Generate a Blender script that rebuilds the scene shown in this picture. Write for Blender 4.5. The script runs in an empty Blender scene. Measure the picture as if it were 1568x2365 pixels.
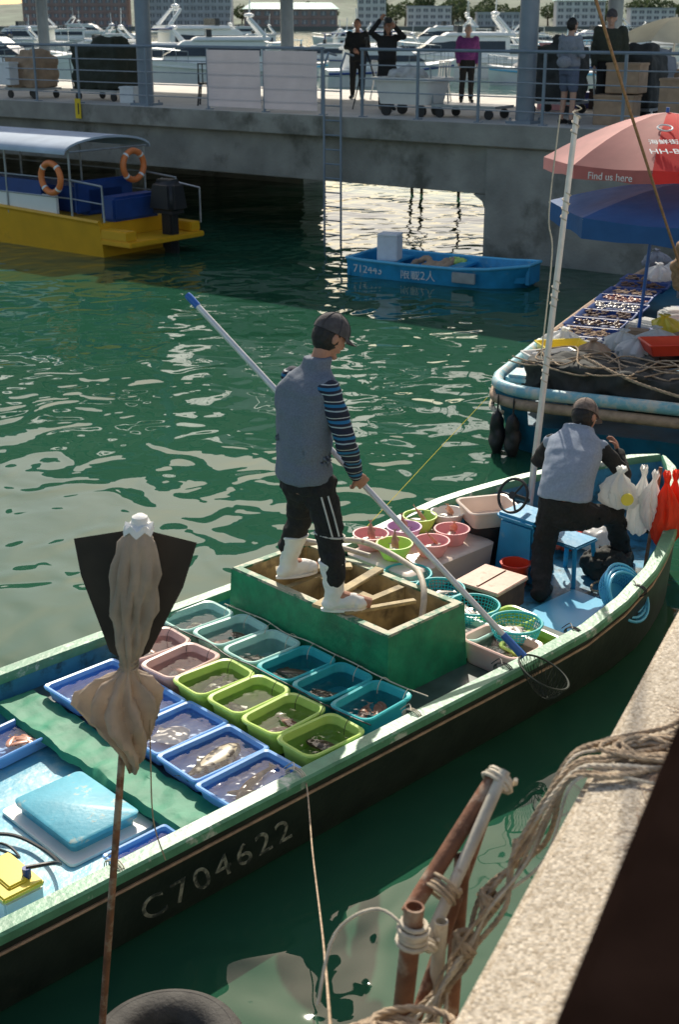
import bpy, bmesh, math, random
from mathutils import Vector as V, Matrix, noise
random.seed(7)
scn=bpy.context.scene
COL=scn.collection
rad=math.radians
# ------------------------------------------------------------------ materials
def M(name,col,rough=.55,metal=0.,var=.18,vs=6.,bump=0.,bs=40.,col2=None,c2s=3.,c2lo=.52,c2hi=.66,spec=None,det=6,trans=0.):
    m=bpy.data.materials.new(name);m.use_nodes=True
    N=m.node_tree.nodes;L=m.node_tree.links;b=N['Principled BSDF']
    tc=N.new('ShaderNodeTexCoord')
    n=N.new('ShaderNodeTexNoise');n.inputs['Scale'].default_value=vs;n.inputs['Detail'].default_value=det
    L.new(tc.outputs['Object'],n.inputs['Vector'])
    r=N.new('ShaderNodeValToRGB')
    r.color_ramp.elements[0].position=.3;r.color_ramp.elements[1].position=.7
    r.color_ramp.elements[0].color=[c*(1-var) for c in col]+[1]
    r.color_ramp.elements[1].color=[min(1,c*(1+var)) for c in col]+[1]
    L.new(n.outputs['Fac'],r.inputs['Fac']);out=r.outputs['Color']
    if col2:
        n2=N.new('ShaderNodeTexNoise');n2.inputs['Scale'].default_value=c2s;n2.inputs['Detail'].default_value=8;n2.inputs['Roughness'].default_value=.65
        L.new(tc.outputs['Object'],n2.inputs['Vector'])
        r2=N.new('ShaderNodeValToRGB');r2.color_ramp.elements[0].position=c2lo;r2.color_ramp.elements[1].position=c2hi
        L.new(n2.outputs['Fac'],r2.inputs['Fac'])
        mx=N.new('ShaderNodeMixRGB');mx.inputs['Color2'].default_value=list(col2)+[1]
        L.new(r2.outputs['Color'],mx.inputs['Fac']);L.new(out,mx.inputs['Color1']);out=mx.outputs['Color']
    L.new(out,b.inputs['Base Color'])
    b.inputs['Roughness'].default_value=rough;b.inputs['Metallic'].default_value=metal
    if spec is not None:b.inputs['Specular IOR Level'].default_value=spec
    nrm=None
    if bump:
        nb=N.new('ShaderNodeTexNoise');nb.inputs['Scale'].default_value=bs;nb.inputs['Detail'].default_value=5
        L.new(tc.outputs['Object'],nb.inputs['Vector'])
        bp=N.new('ShaderNodeBump');bp.inputs['Strength'].default_value=1;bp.inputs['Distance'].default_value=bump
        L.new(nb.outputs['Fac'],bp.inputs['Height']);L.new(bp.outputs['Normal'],b.inputs['Normal']);nrm=bp.outputs['Normal']
    if trans:
        t=N.new('ShaderNodeBsdfTranslucent');L.new(out,t.inputs['Color'])
        if nrm:L.new(nrm,t.inputs['Normal'])
        mx=N.new('ShaderNodeMixShader');mx.inputs[0].default_value=trans
        L.new(b.outputs[0],mx.inputs[1]);L.new(t.outputs[0],mx.inputs[2]);L.new(mx.outputs[0],N['Material Output'].inputs['Surface'])
    return m
def water_mat():
    m=bpy.data.materials.new('harbour_water');m.use_nodes=True
    N=m.node_tree.nodes;L=m.node_tree.links;b=N['Principled BSDF']
    b.inputs['Roughness'].default_value=.015;b.inputs['IOR'].default_value=1.34
    tc=N.new('ShaderNodeTexCoord')
    n=N.new('ShaderNodeTexNoise');n.inputs['Scale'].default_value=.3;n.inputs['Detail'].default_value=3
    L.new(tc.outputs['Object'],n.inputs['Vector'])
    r=N.new('ShaderNodeValToRGB')
    r.color_ramp.elements[0].color=(.013,.064,.036,1);r.color_ramp.elements[1].color=(.023,.102,.058,1)
    L.new(n.outputs['Fac'],r.inputs['Fac']);L.new(r.outputs['Color'],b.inputs['Base Color'])
    prev=None
    for sc,dist,dt,ds,sx in ((.65,.085,.0,.5,.85),(1.9,.028,.0,1.2,.9),(5.0,.0022,.0,.8,1)):
        mp=N.new('ShaderNodeMapping');mp.inputs['Scale'].default_value=(sx,.9,1)
        mp.inputs['Rotation'].default_value=(0,0,.3+sc)
        L.new(tc.outputs['Object'],mp.inputs['Vector'])
        w=N.new('ShaderNodeTexNoise');w.inputs['Scale'].default_value=sc;w.inputs['Detail'].default_value=dt
        w.inputs['Distortion'].default_value=ds;w.inputs['Roughness'].default_value=.3
        L.new(mp.outputs['Vector'],w.inputs['Vector'])
        bp=N.new('ShaderNodeBump');bp.inputs['Distance'].default_value=dist
        L.new(w.outputs['Fac'],bp.inputs['Height'])
        if prev:L.new(prev.outputs['Normal'],bp.inputs['Normal'])
        prev=bp
    L.new(prev.outputs['Normal'],b.inputs['Normal'])
    return m
def thin_water():
    m=bpy.data.materials.new('shallow_clear_water');m.use_nodes=True
    N=m.node_tree.nodes;L=m.node_tree.links
    N.remove(N['Principled BSDF']);o=N['Material Output']
    t=N.new('ShaderNodeBsdfTransparent');t.inputs[0].default_value=(.97,.99,.99,1)
    g=N.new('ShaderNodeBsdfGlossy');g.inputs['Roughness'].default_value=.05
    fr=N.new('ShaderNodeFresnel');fr.inputs['IOR'].default_value=1.33
    mx=N.new('ShaderNodeMixShader')
    tc=N.new('ShaderNodeTexCoord');w=N.new('ShaderNodeTexNoise');w.inputs['Scale'].default_value=14;w.inputs['Detail'].default_value=1
    L.new(tc.outputs['Object'],w.inputs['Vector'])
    bp=N.new('ShaderNodeBump');bp.inputs['Distance'].default_value=.006;L.new(w.outputs['Fac'],bp.inputs['Height'])
    L.new(bp.outputs['Normal'],g.inputs['Normal']);L.new(bp.outputs['Normal'],fr.inputs['Normal'])
    L.new(fr.outputs[0],mx.inputs[0]);L.new(t.outputs[0],mx.inputs[1]);L.new(g.outputs[0],mx.inputs[2])
    L.new(mx.outputs[0],o.inputs['Surface']);return m
def stripe_mat(name,stops,freq):
    m=bpy.data.materials.new(name);m.use_nodes=True
    N=m.node_tree.nodes;L=m.node_tree.links;b=N['Principled BSDF'];b.inputs['Roughness'].default_value=.85
    tc=N.new('ShaderNodeTexCoord');sp=N.new('ShaderNodeSeparateXYZ');L.new(tc.outputs['Object'],sp.inputs[0])
    mu=N.new('ShaderNodeMath');mu.operation='MULTIPLY';mu.inputs[1].default_value=freq
    fr=N.new('ShaderNodeMath');fr.operation='FRACT'
    L.new(sp.outputs['Z'],mu.inputs[0]);L.new(mu.outputs[0],fr.inputs[0])
    r=N.new('ShaderNodeValToRGB');r.color_ramp.interpolation='CONSTANT'
    while len(r.color_ramp.elements)<len(stops):r.color_ramp.elements.new(.5)
    for e,(p,c) in zip(r.color_ramp.elements,stops):e.position=p;e.color=list(c)+[1]
    L.new(fr.outputs[0],r.inputs['Fac']);L.new(r.outputs['Color'],b.inputs['Base Color']);return m
def spot_mat(name,c1,c2,sc,rough=.35):
    m=bpy.data.materials.new(name);m.use_nodes=True
    N=m.node_tree.nodes;L=m.node_tree.links;b=N['Principled BSDF'];b.inputs['Roughness'].default_value=rough
    tc=N.new('ShaderNodeTexCoord');w=N.new('ShaderNodeTexNoise');w.inputs['Scale'].default_value=sc;w.inputs['Detail'].default_value=1
    L.new(tc.outputs['Object'],w.inputs['Vector'])
    r=N.new('ShaderNodeValToRGB');r.color_ramp.elements[0].position=.48;r.color_ramp.elements[1].position=.54
    r.color_ramp.elements[0].color=list(c1)+[1];r.color_ramp.elements[1].color=list(c2)+[1]
    L.new(w.outputs['Fac'],r.inputs['Fac']);L.new(r.outputs['Color'],b.inputs['Base Color']);return m
def aggregate_mat():
    m=M('exposed_aggregate_concrete',(.76,.67,.54),.95,0,.14,1.2)
    N=m.node_tree.nodes;L=m.node_tree.links;b=N['Principled BSDF'];tc=[x for x in N if x.type=='TEX_COORD'][0]
    b.inputs['Specular IOR Level'].default_value=.2
    v=N.new('ShaderNodeTexVoronoi');v.inputs['Scale'].default_value=130;L.new(tc.outputs['Object'],v.inputs['Vector'])
    r=N.new('ShaderNodeValToRGB');r.color_ramp.elements[0].color=(.34,.30,.25,1);r.color_ramp.elements[1].color=(1,1,1,1)
    L.new(v.outputs['Color'],r.inputs['Fac'])
    mx=N.new('ShaderNodeMixRGB');mx.blend_type='MULTIPLY';mx.inputs['Fac'].default_value=.9
    src=b.inputs['Base Color'].links[0].from_socket
    L.new(src,mx.inputs['Color1']);L.new(r.outputs['Color'],mx.inputs['Color2']);L.new(mx.outputs['Color'],b.inputs['Base Color'])
    bp=N.new('ShaderNodeBump');bp.inputs['Distance'].default_value=.003;bp.invert=True
    L.new(v.outputs['Distance'],bp.inputs['Height']);L.new(bp.outputs['Normal'],b.inputs['Normal']);return m
mt={}
mt['water']=water_mat();mt['clear']=thin_water();mt['agg']=aggregate_mat()
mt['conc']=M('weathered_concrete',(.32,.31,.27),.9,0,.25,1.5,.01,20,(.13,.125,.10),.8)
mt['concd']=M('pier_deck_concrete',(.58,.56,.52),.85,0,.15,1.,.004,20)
mt['steel']=M('blue_grey_painted_steel',(.22,.27,.32),.45,.1,.12,3)
mt['rail']=M('galvanised_rail',(.36,.39,.41),.4,.5,.15,8)
mt['hull']=M('dark_green_hull_paint',(.022,.032,.026),.5,0,.3,5,.003,20,(.08,.08,.06),4,.6,.75)
mt['gun']=M('worn_green_gunwale_paint',(.10,.29,.17),.42,0,.2,8,.003,30,(.52,.58,.50),7,.57,.65)
mt['green']=M('green_fibreglass_paint',(.018,.25,.115),.4,0,.3,6,.004,25,(.025,.11,.06),5,.5,.75)
mt['boxin']=M('algae_stained_fibreglass',(.44,.34,.17),.7,0,.4,7,.006,25,(.12,.09,.05),6,.5,.7)
mt['boxrim']=M('worn_box_rim',(.46,.44,.30),.6,0,.3,9,.004,25,(.03,.18,.09),9,.47,.56)
mt['cyan']=M('cyan_painted_deck',(.14,.46,.60),.3,0,.25,4,.003,20,(.36,.58,.62),5,.50,.64)
mt['fore']=M('dirty_blue_foredeck',(.06,.28,.44),.4,0,.3,4,.003,20,(.03,.07,.08),5,.50,.64)
mt['lid']=M('worn_cyan_hatch_paint',(.10,.42,.54),.45,0,.15,5,.002,30,(.40,.50,.46),9,.60,.66)
mt['floor']=M('dark_wet_deck_boards',(.07,.10,.09),.3,0,.4,6)
mt['tarp']=M('green_tarpaulin',(.025,.26,.14),.6,0,.25,5,.004,14,trans=.1)
def P(n,c,r=.3,t=0.):return M(n,c,r,0,.06,5,trans=t)
mt['mint']=P('mint_plastic',(.56,.88,.79),.3,.15);mt['teal']=P('teal_plastic',(.06,.57,.60),.3,.15);mt['lime']=P('lime_plastic',(.66,.88,.22),.3,.18)
mt['pink']=P('pale_pink_plastic',(.92,.66,.58),.3,.15);mt['hotpink']=P('pink_plastic',(.92,.48,.48),.3,.18);mt['lilac']=P('lilac_plastic',(.76,.48,.72),.3,.18)
mt['blue']=P('blue_plastic',(.24,.52,.98),.3,.15);mt['blue2']=P('cyan_plastic',(.12,.52,.78));mt['whitep']=P('white_plastic',(.84,.82,.77))
mt['beige']=P('beige_plastic',(.78,.64,.54));mt['yellow']=P('yellow_plastic',(.88,.70,.08));mt['red']=P('red_plastic',(.78,.07,.03))
mt['blackp']=P('black_rubber',(.020,.020,.021),.5);mt['orange']=P('orange_ring_plastic',(.85,.24,.07),.45)
mt['foam']=M('white_polystyrene',(.80,.82,.82),.8,0,.05,10,.003,60)
mt['silver']=M('silver_fish_skin',(.58,.53,.46),.25,.1,.3,20,0,1,(.25,.22,.18),14)
mt['brownf']=M('brown_fish_skin',(.20,.12,.07),.3,0,.4,25,0,1,(.40,.28,.19),20)
mt['redf']=M('reddish_fish_skin',(.50,.22,.14),.3,0,.3,25,0,1,(.65,.44,.34),16)
mt['grey_f']=spot_mat('mottled_grey_fish_skin',(.13,.14,.09),(.34,.33,.22),60)
mt['grouper']=spot_mat('spotted_grouper_skin',(.05,.035,.02),(.48,.40,.26),24)
mt['whitef']=M('white_flatfish_skin',(.84,.76,.68),.3,0,.1,15)
mt['vest']=M('grey_blue_fleece',(.165,.19,.23),.95,0,.18,120,.006,14)
mt['vest2']=M('pale_grey_blue_vest',(.29,.34,.42),.9,0,.10,60,.004,10)
mt['black']=M('black_cloth',(.019,.018,.017),.9,0,.3,60,.008,12)
mt['blackcap']=M('faded_black_cap_cloth',(.08,.07,.07),.9,0,.3,30,.003,60)
mt['dkgreen']=M('dark_olive_cloth',(.04,.045,.03),.9,0,.2,40,.008,12)
mt['greycl']=M('grey_sweater_cloth',(.28,.30,.34),.95,0,.2,60,.008,14)
mt['denim']=M('faded_denim',(.12,.15,.22),.9,0,.2,60)
mt['purple']=M('purple_jacket_cloth',(.22,.045,.20),.8,0,.25,30,.01,14)
mt['boot']=M('white_rubber_boot',(.84,.82,.76),.4,0,.06,10,.002,20,(.50,.46,.38),12,.62,.75)
mt['skin']=M('tanned_skin',(.46,.22,.14),.55,0,.12,30)
mt['skin2']=M('light_skin',(.56,.33,.24),.55,0,.1,30)
mt['hair']=M('black_hair',(.015,.012,.010),.6,0,.4,60);mt['hairg']=M('grey_hair',(.55,.50,.46),.7,0,.3,60)
mt['eye']=P('eye_white',(.7,.7,.68));mt['iris']=P('dark_iris',(.02,.012,.01))
mt['sleeve']=stripe_mat('striped_shirt_cloth',[(0,(.015,.02,.04)),(.30,(.40,.48,.50)),(.38,(.015,.02,.04)),(.55,(.02,.17,.34)),(.72,(.015,.02,.04)),(.86,(.55,.56,.55)),(.92,(.015,.02,.04))],10.5)
mt['wstripe']=M('white_trim_cloth',(.62,.60,.56),.8)
mt['alu']=M('brushed_aluminium',(.78,.75,.72),.35,.3,.1,10);mt['bluegrip']=P('blue_grip_plastic',(.04,.15,.48))
mt['net']=M('dark_net_cord',(.03,.04,.03),.8)
mt['rust']=M('rusty_pipe',(.22,.095,.05),.75,.1,.4,14,.004,40,(.40,.30,.22),10,.5,.62)
mt['pipew']=M('weathered_pale_pipe',(.56,.50,.40),.6,0,.25,12,.002,30,(.26,.14,.08),12,.58,.7)
mt['rope']=M('weathered_tan_rope',(.42,.32,.22),.95,0,.35,25,.002,120)
mt['ropeb']=M('brown_rope',(.30,.18,.10),.9,0,.3,25);mt['ropew']=M('pale_rope',(.60,.53,.42),.9,0,.2,25)
mt['fabric']=M('faded_brown_umbrella_cloth',(.58,.48,.38),.85,0,.15,12,.003,30,trans=.45)
mt['fabblack']=M('dark_umbrella_cloth',(.040,.030,.022),.8,0,.3,8)
mt['tyre']=M('dusty_tyre_rubber',(.055,.052,.047),.8,0,.35,12,.004,60)
mt['darkrail']=M('dark_brown_handrail_paint',(.010,.006,.005),1.,0,.3,6,spec=0.)
mt['yhull']=M('yellow_hull_paint',(.80,.43,.02),.35,0,.1,2,0,1,(.50,.26,.02),2,.6,.8)
mt['navy']=M('navy_blue_paint',(.015,.06,.24),.45,0,.2,3)
mt['wpaint']=M('white_gelcoat',(.88,.88,.85),.3,0,.04,2)
mt['roof']=M('pale_blue_canopy_roof',(.48,.55,.64),.85,0,.12,2,spec=.2)
mt['glass']=M('dark_tinted_glass',(.05,.06,.07),.12,0,.1,2)
mt['bboat']=M('blue_boat_paint',(.03,.32,.58),.4,0,.2,4,.003,20,(.25,.42,.48),5,.6,.72)
mt['dkhull']=M('deep_teal_hull_paint',(.012,.13,.22),.4,0,.25,4,.003,20,(.04,.10,.12),5,.55,.7)
mt['cyrail']=M('worn_cyan_rail_paint',(.24,.52,.60),.5,0,.2,5,.004,30,(.60,.62,.56),5,.48,.58)
mt['wood']=M('weathered_wood',(.42,.29,.20),.75,0,.25,14,.003,40);mt['woodd']=M('dark_wood',(.11,.055,.035),.7,0,.3,14)
mt['pinkwood']=M('pinkish_painted_lid',(.70,.45,.35),.6,0,.15,9,.002,40,(.45,.24,.17),10,.56,.7)
mt['canred']=M('red_canopy_cloth',(.90,.06,.05),.75,0,.12,3,trans=.4);mt['canpink']=M('sun_faded_pink_canopy',(.84,.42,.38),.75,0,.12,3,trans=.4)
mt['candk']=M('maroon_canopy_cloth',(.50,.19,.17),.75,0,.12,3,trans=.35);mt['canwht']=M('white_canopy_cloth',(.86,.76,.74),.75,0,.08,3,trans=.4)
mt['canblue']=M('blue_canopy_tarp',(.03,.13,.34),.7,0,.15,3,.02,4,trans=.25);mt['cream']=M('cream_canopy',(.84,.81,.68),.8,0,.08,3,trans=.4)
mt['bag']=M('thin_white_plastic_bag',(.88,.88,.86),.35,0,.05,10,.004,20,trans=.45);mt['redbag']=M('red_plastic_bag',(.90,.09,.03),.4,0,.1,10,.004,20,trans=.45)
mt['txw']=P('white_lettering_paint',(.75,.77,.75),.6);mt['txd']=P('dark_lettering_paint',(.03,.03,.03),.6);mt['txf']=M('faded_white_lettering',(.22,.23,.19),.85,0,.5,30,0,1,(.035,.045,.04),14,.50,.58)
mt['banner']=M('faded_white_banner',(.88,.80,.82),.8,0,.05,3,.003,3,trans=.5);mt['signy']=P('yellow_sign_paint',(.85,.60,.02),.5)
mt['brick']=M('red_brown_facade',(.38,.26,.23),.85,0,.15,.2);mt['greyb']=M('grey_facade',(.50,.50,.51),.85,0,.15,.2);mt['whiteb']=M('white_facade',(.72,.70,.67),.85,0,.1,.2)
mt['tealroof']=M('teal_roofing',(.12,.38,.37),.6,0,.15,.5);mt['win']=M('window_glass',(.18,.20,.23),.15,0,.3,.5)
mt['leaf']=M('foliage_green',(.09,.12,.055),.8,0,.5,.6,0,1,(.12,.16,.06),.4,trans=.2);mt['bark']=M('bark',(.10,.07,.05),.9)
mt['hill']=M('wooded_hillside',(.13,.165,.12),.95,0,.4,.05,0,1,(.20,.21,.17),.02);mt['shore']=M('far_shore_ground',(.18,.19,.17),.95,0,.2,.02)
mt['card']=M('brown_cardboard',(.42,.29,.19),.85);mt['pad']=M('dark_cover_cloth',(.045,.048,.045),.85,0,.3,6,.03,5)
mt['capbrown']=M('brown_cap_cloth',(.19,.145,.12),.9,0,.3,50,.003,60)
mt['roofu']=M('grey_canopy_roof_sheet',(.16,.17,.17),.7,0,.15,1)
# ------------------------------------------------------------------ mesh builder
def ax(d):
    d=V(d).normalized();a=V((0,0,1)) if abs(d.z)<.9 else V((1,0,0))
    x=d.cross(a).normalized();return x,x.cross(d).normalized()
class MB:
    def __init__(s):s.v=[];s.f=[];s.m=[]
    def add(s,vs,fs,mi=0):
        n=len(s.v);s.v+=[V(q) for q in vs];s.f+=[tuple(i+n for i in q) for q in fs];s.m+=[mi]*len(fs);return s
    def box(s,c,d,mi=0,X=(1,0,0),Y=(0,1,0),Z=(0,0,1),taper=1.):
        c=V(c);X=V(X)*d[0]/2;Y=V(Y)*d[1]/2;Z=V(Z)*d[2]/2
        vs=[c+X*i*(taper if k>0 else 1)+Y*j*(taper if k>0 else 1)+Z*k for k in(-1,1) for j in(-1,1) for i in(-1,1)]
        return s.add(vs,[(0,1,3,2),(4,6,7,5),(0,4,5,1),(2,3,7,6),(0,2,6,4),(1,5,7,3)],mi)
    def loft(s,rings,mi=0,c0=True,c1=True,closed=False,wrap=True):
        n=len(rings[0]);vs=[q for r in rings for q in r];fs=[]
        m=len(rings)
        for i in range(m if closed else m-1):
            for j in range(n if wrap else n-1):
                a=i*n+j;b=i*n+(j+1)%n;k=((i+1)%m)*n
                fs.append((a,b,k+(j+1)%n,k+j))
        if not closed and c0:fs.append(tuple(range(n-1,-1,-1)))
        if not closed and c1:fs.append(tuple((m-1)*n+j for j in range(n)))
        return s.add(vs,fs,mi)
    def tube(s,pts,r,n=8,mi=0,closed=False,cap=True):
        pts=[V(q) for q in pts];m=len(pts)
        if not isinstance(r,(list,tuple)):r=[r]*m
        rings=[];x=None
        cs=[(math.cos(2*math.pi*k/n),math.sin(2*math.pi*k/n)) for k in range(n)]
        for i,q in enumerate(pts):
            if closed:d=pts[(i+1)%m]-pts[i-1]
            else:d=pts[min(i+1,m-1)]-pts[max(i-1,0)]
            if d.length<1e-9:d=V((0,0,1))
            d.normalize()
            if x is None:x,_=ax(d)
            x=(x-d*x.dot(d))
            x=x.normalized() if x.length>1e-6 else ax(d)[0]
            y=d.cross(x)
            rings.append([q+(x*a+y*b)*r[i] for a,b in cs])
        return s.loft(rings,mi,cap,cap,closed)
    def ell(s,c,r,mi=0,nu=12,nv=8,X=(1,0,0),Y=(0,1,0),Z=(0,0,1),fn=None,z0=-90,z1=90):
        c=V(c);X=V(X);Y=V(Y);Z=V(Z);rings=[]
        if not isinstance(r,(list,tuple)):r=(r,r,r)
        for i in range(nv+1):
            ph=rad(z0+(z1-z0)*i/nv);ph=max(-1.55,min(1.55,ph));rg=[]
            for j in range(nu):
                th=2*math.pi*j/nu
                q=V((math.cos(th)*math.cos(ph)*r[0],math.sin(th)*math.cos(ph)*r[1],math.sin(ph)*r[2]))
                if fn:q=fn(q)
                rg.append(c+X*q.x+Y*q.y+Z*q.z)
            rings.append(rg)
        return s.loft(rings,mi)
    def rod(s,a,b,r,n=8,mi=0):return s.tube([a,b],r,n,mi)
    def out(s,name,mats,parent=None,loc=None,bevel=0,flat=False,seg=2):
        off=V((0,0,0))
        if parent is not None and parent.get('_w'):off=V(parent['_w'])
        elif parent is None and loc is not None:off=V(loc)
        me=bpy.data.meshes.new(name)
        me.from_pydata([tuple(q-off) for q in s.v],[],s.f)
        if not isinstance(mats,(list,tuple)):mats=[mats]
        for m in mats:me.materials.append(mt[m] if isinstance(m,str) else m)
        me.polygons.foreach_set('material_index',s.m)
        bm=bmesh.new();bm.from_mesh(me);bmesh.ops.recalc_face_normals(bm,faces=bm.faces)
        if bevel:
            es=[e for e in bm.edges if len(e.link_faces)==2 and e.calc_face_angle(0)>.6]
            bmesh.ops.bevel(bm,geom=es,offset=bevel,segments=seg,affect='EDGES',clamp_overlap=True)
        for f in bm.faces:f.smooth=not flat
        if len(bm.edges)<9000:
            for e in bm.edges:
                if len(e.link_faces)==2 and e.calc_face_angle(0)>.75:e.smooth=False
        bm.to_mesh(me);bm.free()
        o=bpy.data.objects.new(name,me);COL.objects.link(o)
        if parent is not None:o.parent=parent
        elif loc is not None:o.location=loc
        return o
def tag(o,label,cat,group=None):
    o['label']=label;o['category']=cat
    if group:o['group']=group
    return o
def thing(name,label,cat,loc=(0,0,0),group=None,world=True):
    e=bpy.data.objects.new(name,None);COL.objects.link(e);e.location=loc;e.empty_display_size=.1
    if world:e['_w']=tuple(loc)
    tag(e,label,cat,group);return e
def struct(o):o['kind']='structure';return o
KIDS={}
def copy_tree(o,loc,rz=0,sc=1.,label=None,parent=None):
    c=o.copy();COL.objects.link(c)
    if parent is None:
        c.location=loc;c.rotation_euler=(o.rotation_euler[0],o.rotation_euler[1],rz);c.scale=(sc,sc,sc) if not isinstance(sc,tuple) else sc
        if label:c['label']=label
    else:c.parent=parent
    for ch in KIDS.setdefault(o.name,list(o.children)):copy_tree(ch,None,parent=c)
    return c
tmp=bpy.data.scenes.new('tmp')
def evalmesh(o):
    """evaluate one object's modifiers in a small helper scene"""
    for c in list(o.users_collection):c.objects.unlink(o)
    par=o.parent;o.parent=None
    tmp.collection.objects.link(o);tmp.view_layers[0].update();dg=tmp.view_layers[0].depsgraph
    me=bpy.data.meshes.new_from_object(o.evaluated_get(dg))
    tmp.collection.objects.unlink(o);COL.objects.link(o);o.parent=par
    return me
def remesh(o,vox,it=3,fold=0,fs=9):
    m=o.modifiers.new('r','REMESH');m.mode='VOXEL';m.voxel_size=vox
    m=o.modifiers.new('s','SMOOTH');m.iterations=it;m.factor=.5
    me=evalmesh(o);old=o.data
    o.modifiers.clear()
    if fold:
        for v in me.vertices:
            q=v.co*fs
            v.co+=v.normal*fold*(noise.noise(V((q.x,q.y,q.z*1.6)))+.5*noise.noise(q*2.3))
    me.polygons.foreach_set('use_smooth',[True]*len(me.polygons))
    mats=list(old.materials)
    o.data=me
    if not me.materials:
        for q in mats:me.materials.append(q)
    me.name=old.name
    return o
def smoothpath(pts,k=6,closed=False):
    pts=[V(q) for q in pts];n=len(pts);out=[]
    for i in range(n if closed else n-1):
        if closed:p0,p1,p2,p3=pts[i-1],pts[i],pts[(i+1)%n],pts[(i+2)%n]
        else:p0,p1,p2,p3=pts[max(i-1,0)],pts[i],pts[i+1],pts[min(i+2,n-1)]
        for j in range(k):
            t=j/k
            out.append(.5*((2*p1)+(p2-p0)*t+(2*p0-5*p1+4*p2-p3)*t*t+(3*p1-p0-3*p2+p3)*t**3))
    if not closed:out.append(pts[-1])
    return out
def rope(mb,pts,r,tw=9.,mi=0,k=10):
    p=smoothpath(pts,k);L=0;acc=[0]
    for i in range(1,len(p)):L+=(p[i]-p[i-1]).length;acc.append(L)
    step=r*1.5;n=max(4,min(400,int(L/step)));q=[]
    j=0
    for i in range(n+1):
        d=L*i/n
        while j<len(acc)-2 and acc[j+1]<d:j+=1
        t=(d-acc[j])/max(1e-6,acc[j+1]-acc[j]);q.append(p[j].lerp(p[j+1],min(1,t)))
    x=None;S=[[],[],[]]
    for i in range(n+1):
        d=(q[min(i+1,n)]-q[max(i-1,0)]).normalized()
        if x is None:x,_=ax(d)
        x=(x-d*x.dot(d)).normalized();y=d.cross(x)
        for h in range(3):
            a=2*math.pi*h/3+L*i/n/(r*tw)*2*math.pi
            S[h].append(q[i]+(x*math.cos(a)+y*math.sin(a))*r*.5)
    for h in range(3):mb.tube(S[h],r*.58,5,mi)
def text(body,size,mat,X,Y,loc,parent=None,name='lettering',ext=.002,align='LEFT',shear=0,sp=1.):
    c=bpy.data.curves.new('t','FONT');c.body=body;c.size=size;c.extrude=ext;c.align_x=align;c.shear=shear;c.space_character=sp
    o=bpy.data.objects.new('t',c);COL.objects.link(o)
    me=evalmesh(o);bpy.data.objects.remove(o)
    X=V(X).normalized();Y=V(Y).normalized();Z=X.cross(Y).normalized();Y=Z.cross(X)
    off=V(parent['_w']) if parent is not None and parent.get('_w') else V((0,0,0))
    mat4=Matrix((( X.x,Y.x,Z.x,loc[0]-off.x),(X.y,Y.y,Z.y,loc[1]-off.y),(X.z,Y.z,Z.z,loc[2]-off.z),(0,0,0,1)))
    me.transform(mat4);me.materials.clear();me.materials.append(mt[mat])
    t=bpy.data.objects.new(name,me);COL.objects.link(t);t.parent=parent;return t
# ------------------------------------------------------------------ people
def head(mb,c,F,U,s=1.):
    F=V(F).normalized();U=V(U).normalized();U=(U-F*U.dot(F)).normalized();R=F.cross(U)
    def fn(q):
        z=q.z
        if z<0:
            k=1+z*2.6;q.x*=max(.5,k);
            q.y=q.y*(1+z*1.2)+(-z)*.10
        return q
    c=V(c)
    mb.ell(c,(.076*s,.098*s,.122*s),0,24,18,R,F,U,fn)
    P=lambda x,y,z:c+R*x*s+F*y*s+U*z*s
    mb.ell(P(0,.100,-.018),(.013*s,.018*s,.026*s),0,8,6,R,F,U)
    mb.ell(P(0,.088,.028),(.055*s,.014*s,.010*s),0,10,6,R,F,U)
    mb.ell(P(0,.092,-.058),(.024*s,.010*s,.009*s),0,8,6,R,F,U)
    mb.ell(P(0,.078,-.095),(.024*s,.02*s,.018*s),0,8,6,R,F,U)
    for sx in(-1,1):mb.ell(P(sx*.080,-.005,-.010),(.010*s,.022*s,.034*s),0,8,6,R,F,U)
def eyes(c,F,U,parent,s=1.):
    F=V(F).normalized();U=V(U).normalized();U=(U-F*U.dot(F)).normalized();R=F.cross(U);c=V(c)
    for sx in(-1,1):
        mb=MB()
        mb.ell(c+R*sx*.032*s+F*.086*s+U*.006*s,(.014*s,.011*s,.009*s),0,8,6,R,F,U)
        mb.ell(c+R*sx*.032*s+F*.094*s+U*.006*s,(.006*s,.005*s,.006*s),1,8,6,R,F,U)
        mb.out('eye',['eye','iris'],parent)
def hand(mb,w,d,pn,curl=.5,s=1.,flip=1):
    w=V(w);d=V(d).normalized();pn=V(pn);pn=(pn-d*pn.dot(d)).normalized();sd=d.cross(pn)*flip
    mb.ell(w+d*.045*s,(.052*s,.042*s,.018*s),0,12,8,d,sd,pn)
    for i,L in enumerate((.072,.080,.074,.058)):
        p=w+d*.080*s+sd*(.032-.021*i)*s;pts=[w+d*.04*s+sd*(.024-.016*i)*s,p];a=0
        for j in range(3):
            a+=curl*(1.0 if j else .7);L2=L*(.45,.32,.26)[j]*s
            p=p+(d*math.cos(a)+pn*math.sin(a))*L2;pts.append(p)
        mb.tube(pts,[.011*s,.0105*s,.0095*s,.0088*s,.007*s],8)
    p=w+d*.02*s+sd*.03*s
    pts=[p,p+(sd*.8+d*.5).normalized()*.035*s]
    pts.append(pts[-1]+(sd*.3+d*.7+pn*curl).normalized()*.03*s);pts.append(pts[-1]+(d*.5+pn*curl*1.4+sd*(.1-curl*.4)).normalized()*.026*s)
    mb.tube(pts,[.014*s,.012*s,.010*s,.008*s],8)
def chain(mb,pts,rs,n=12):
    pts=[V(q) for q in pts]
    mb.tube(pts,list(rs),n)
    for q,r in zip(pts,rs):mb.ell(q,r*.98,0,n,8)
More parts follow.
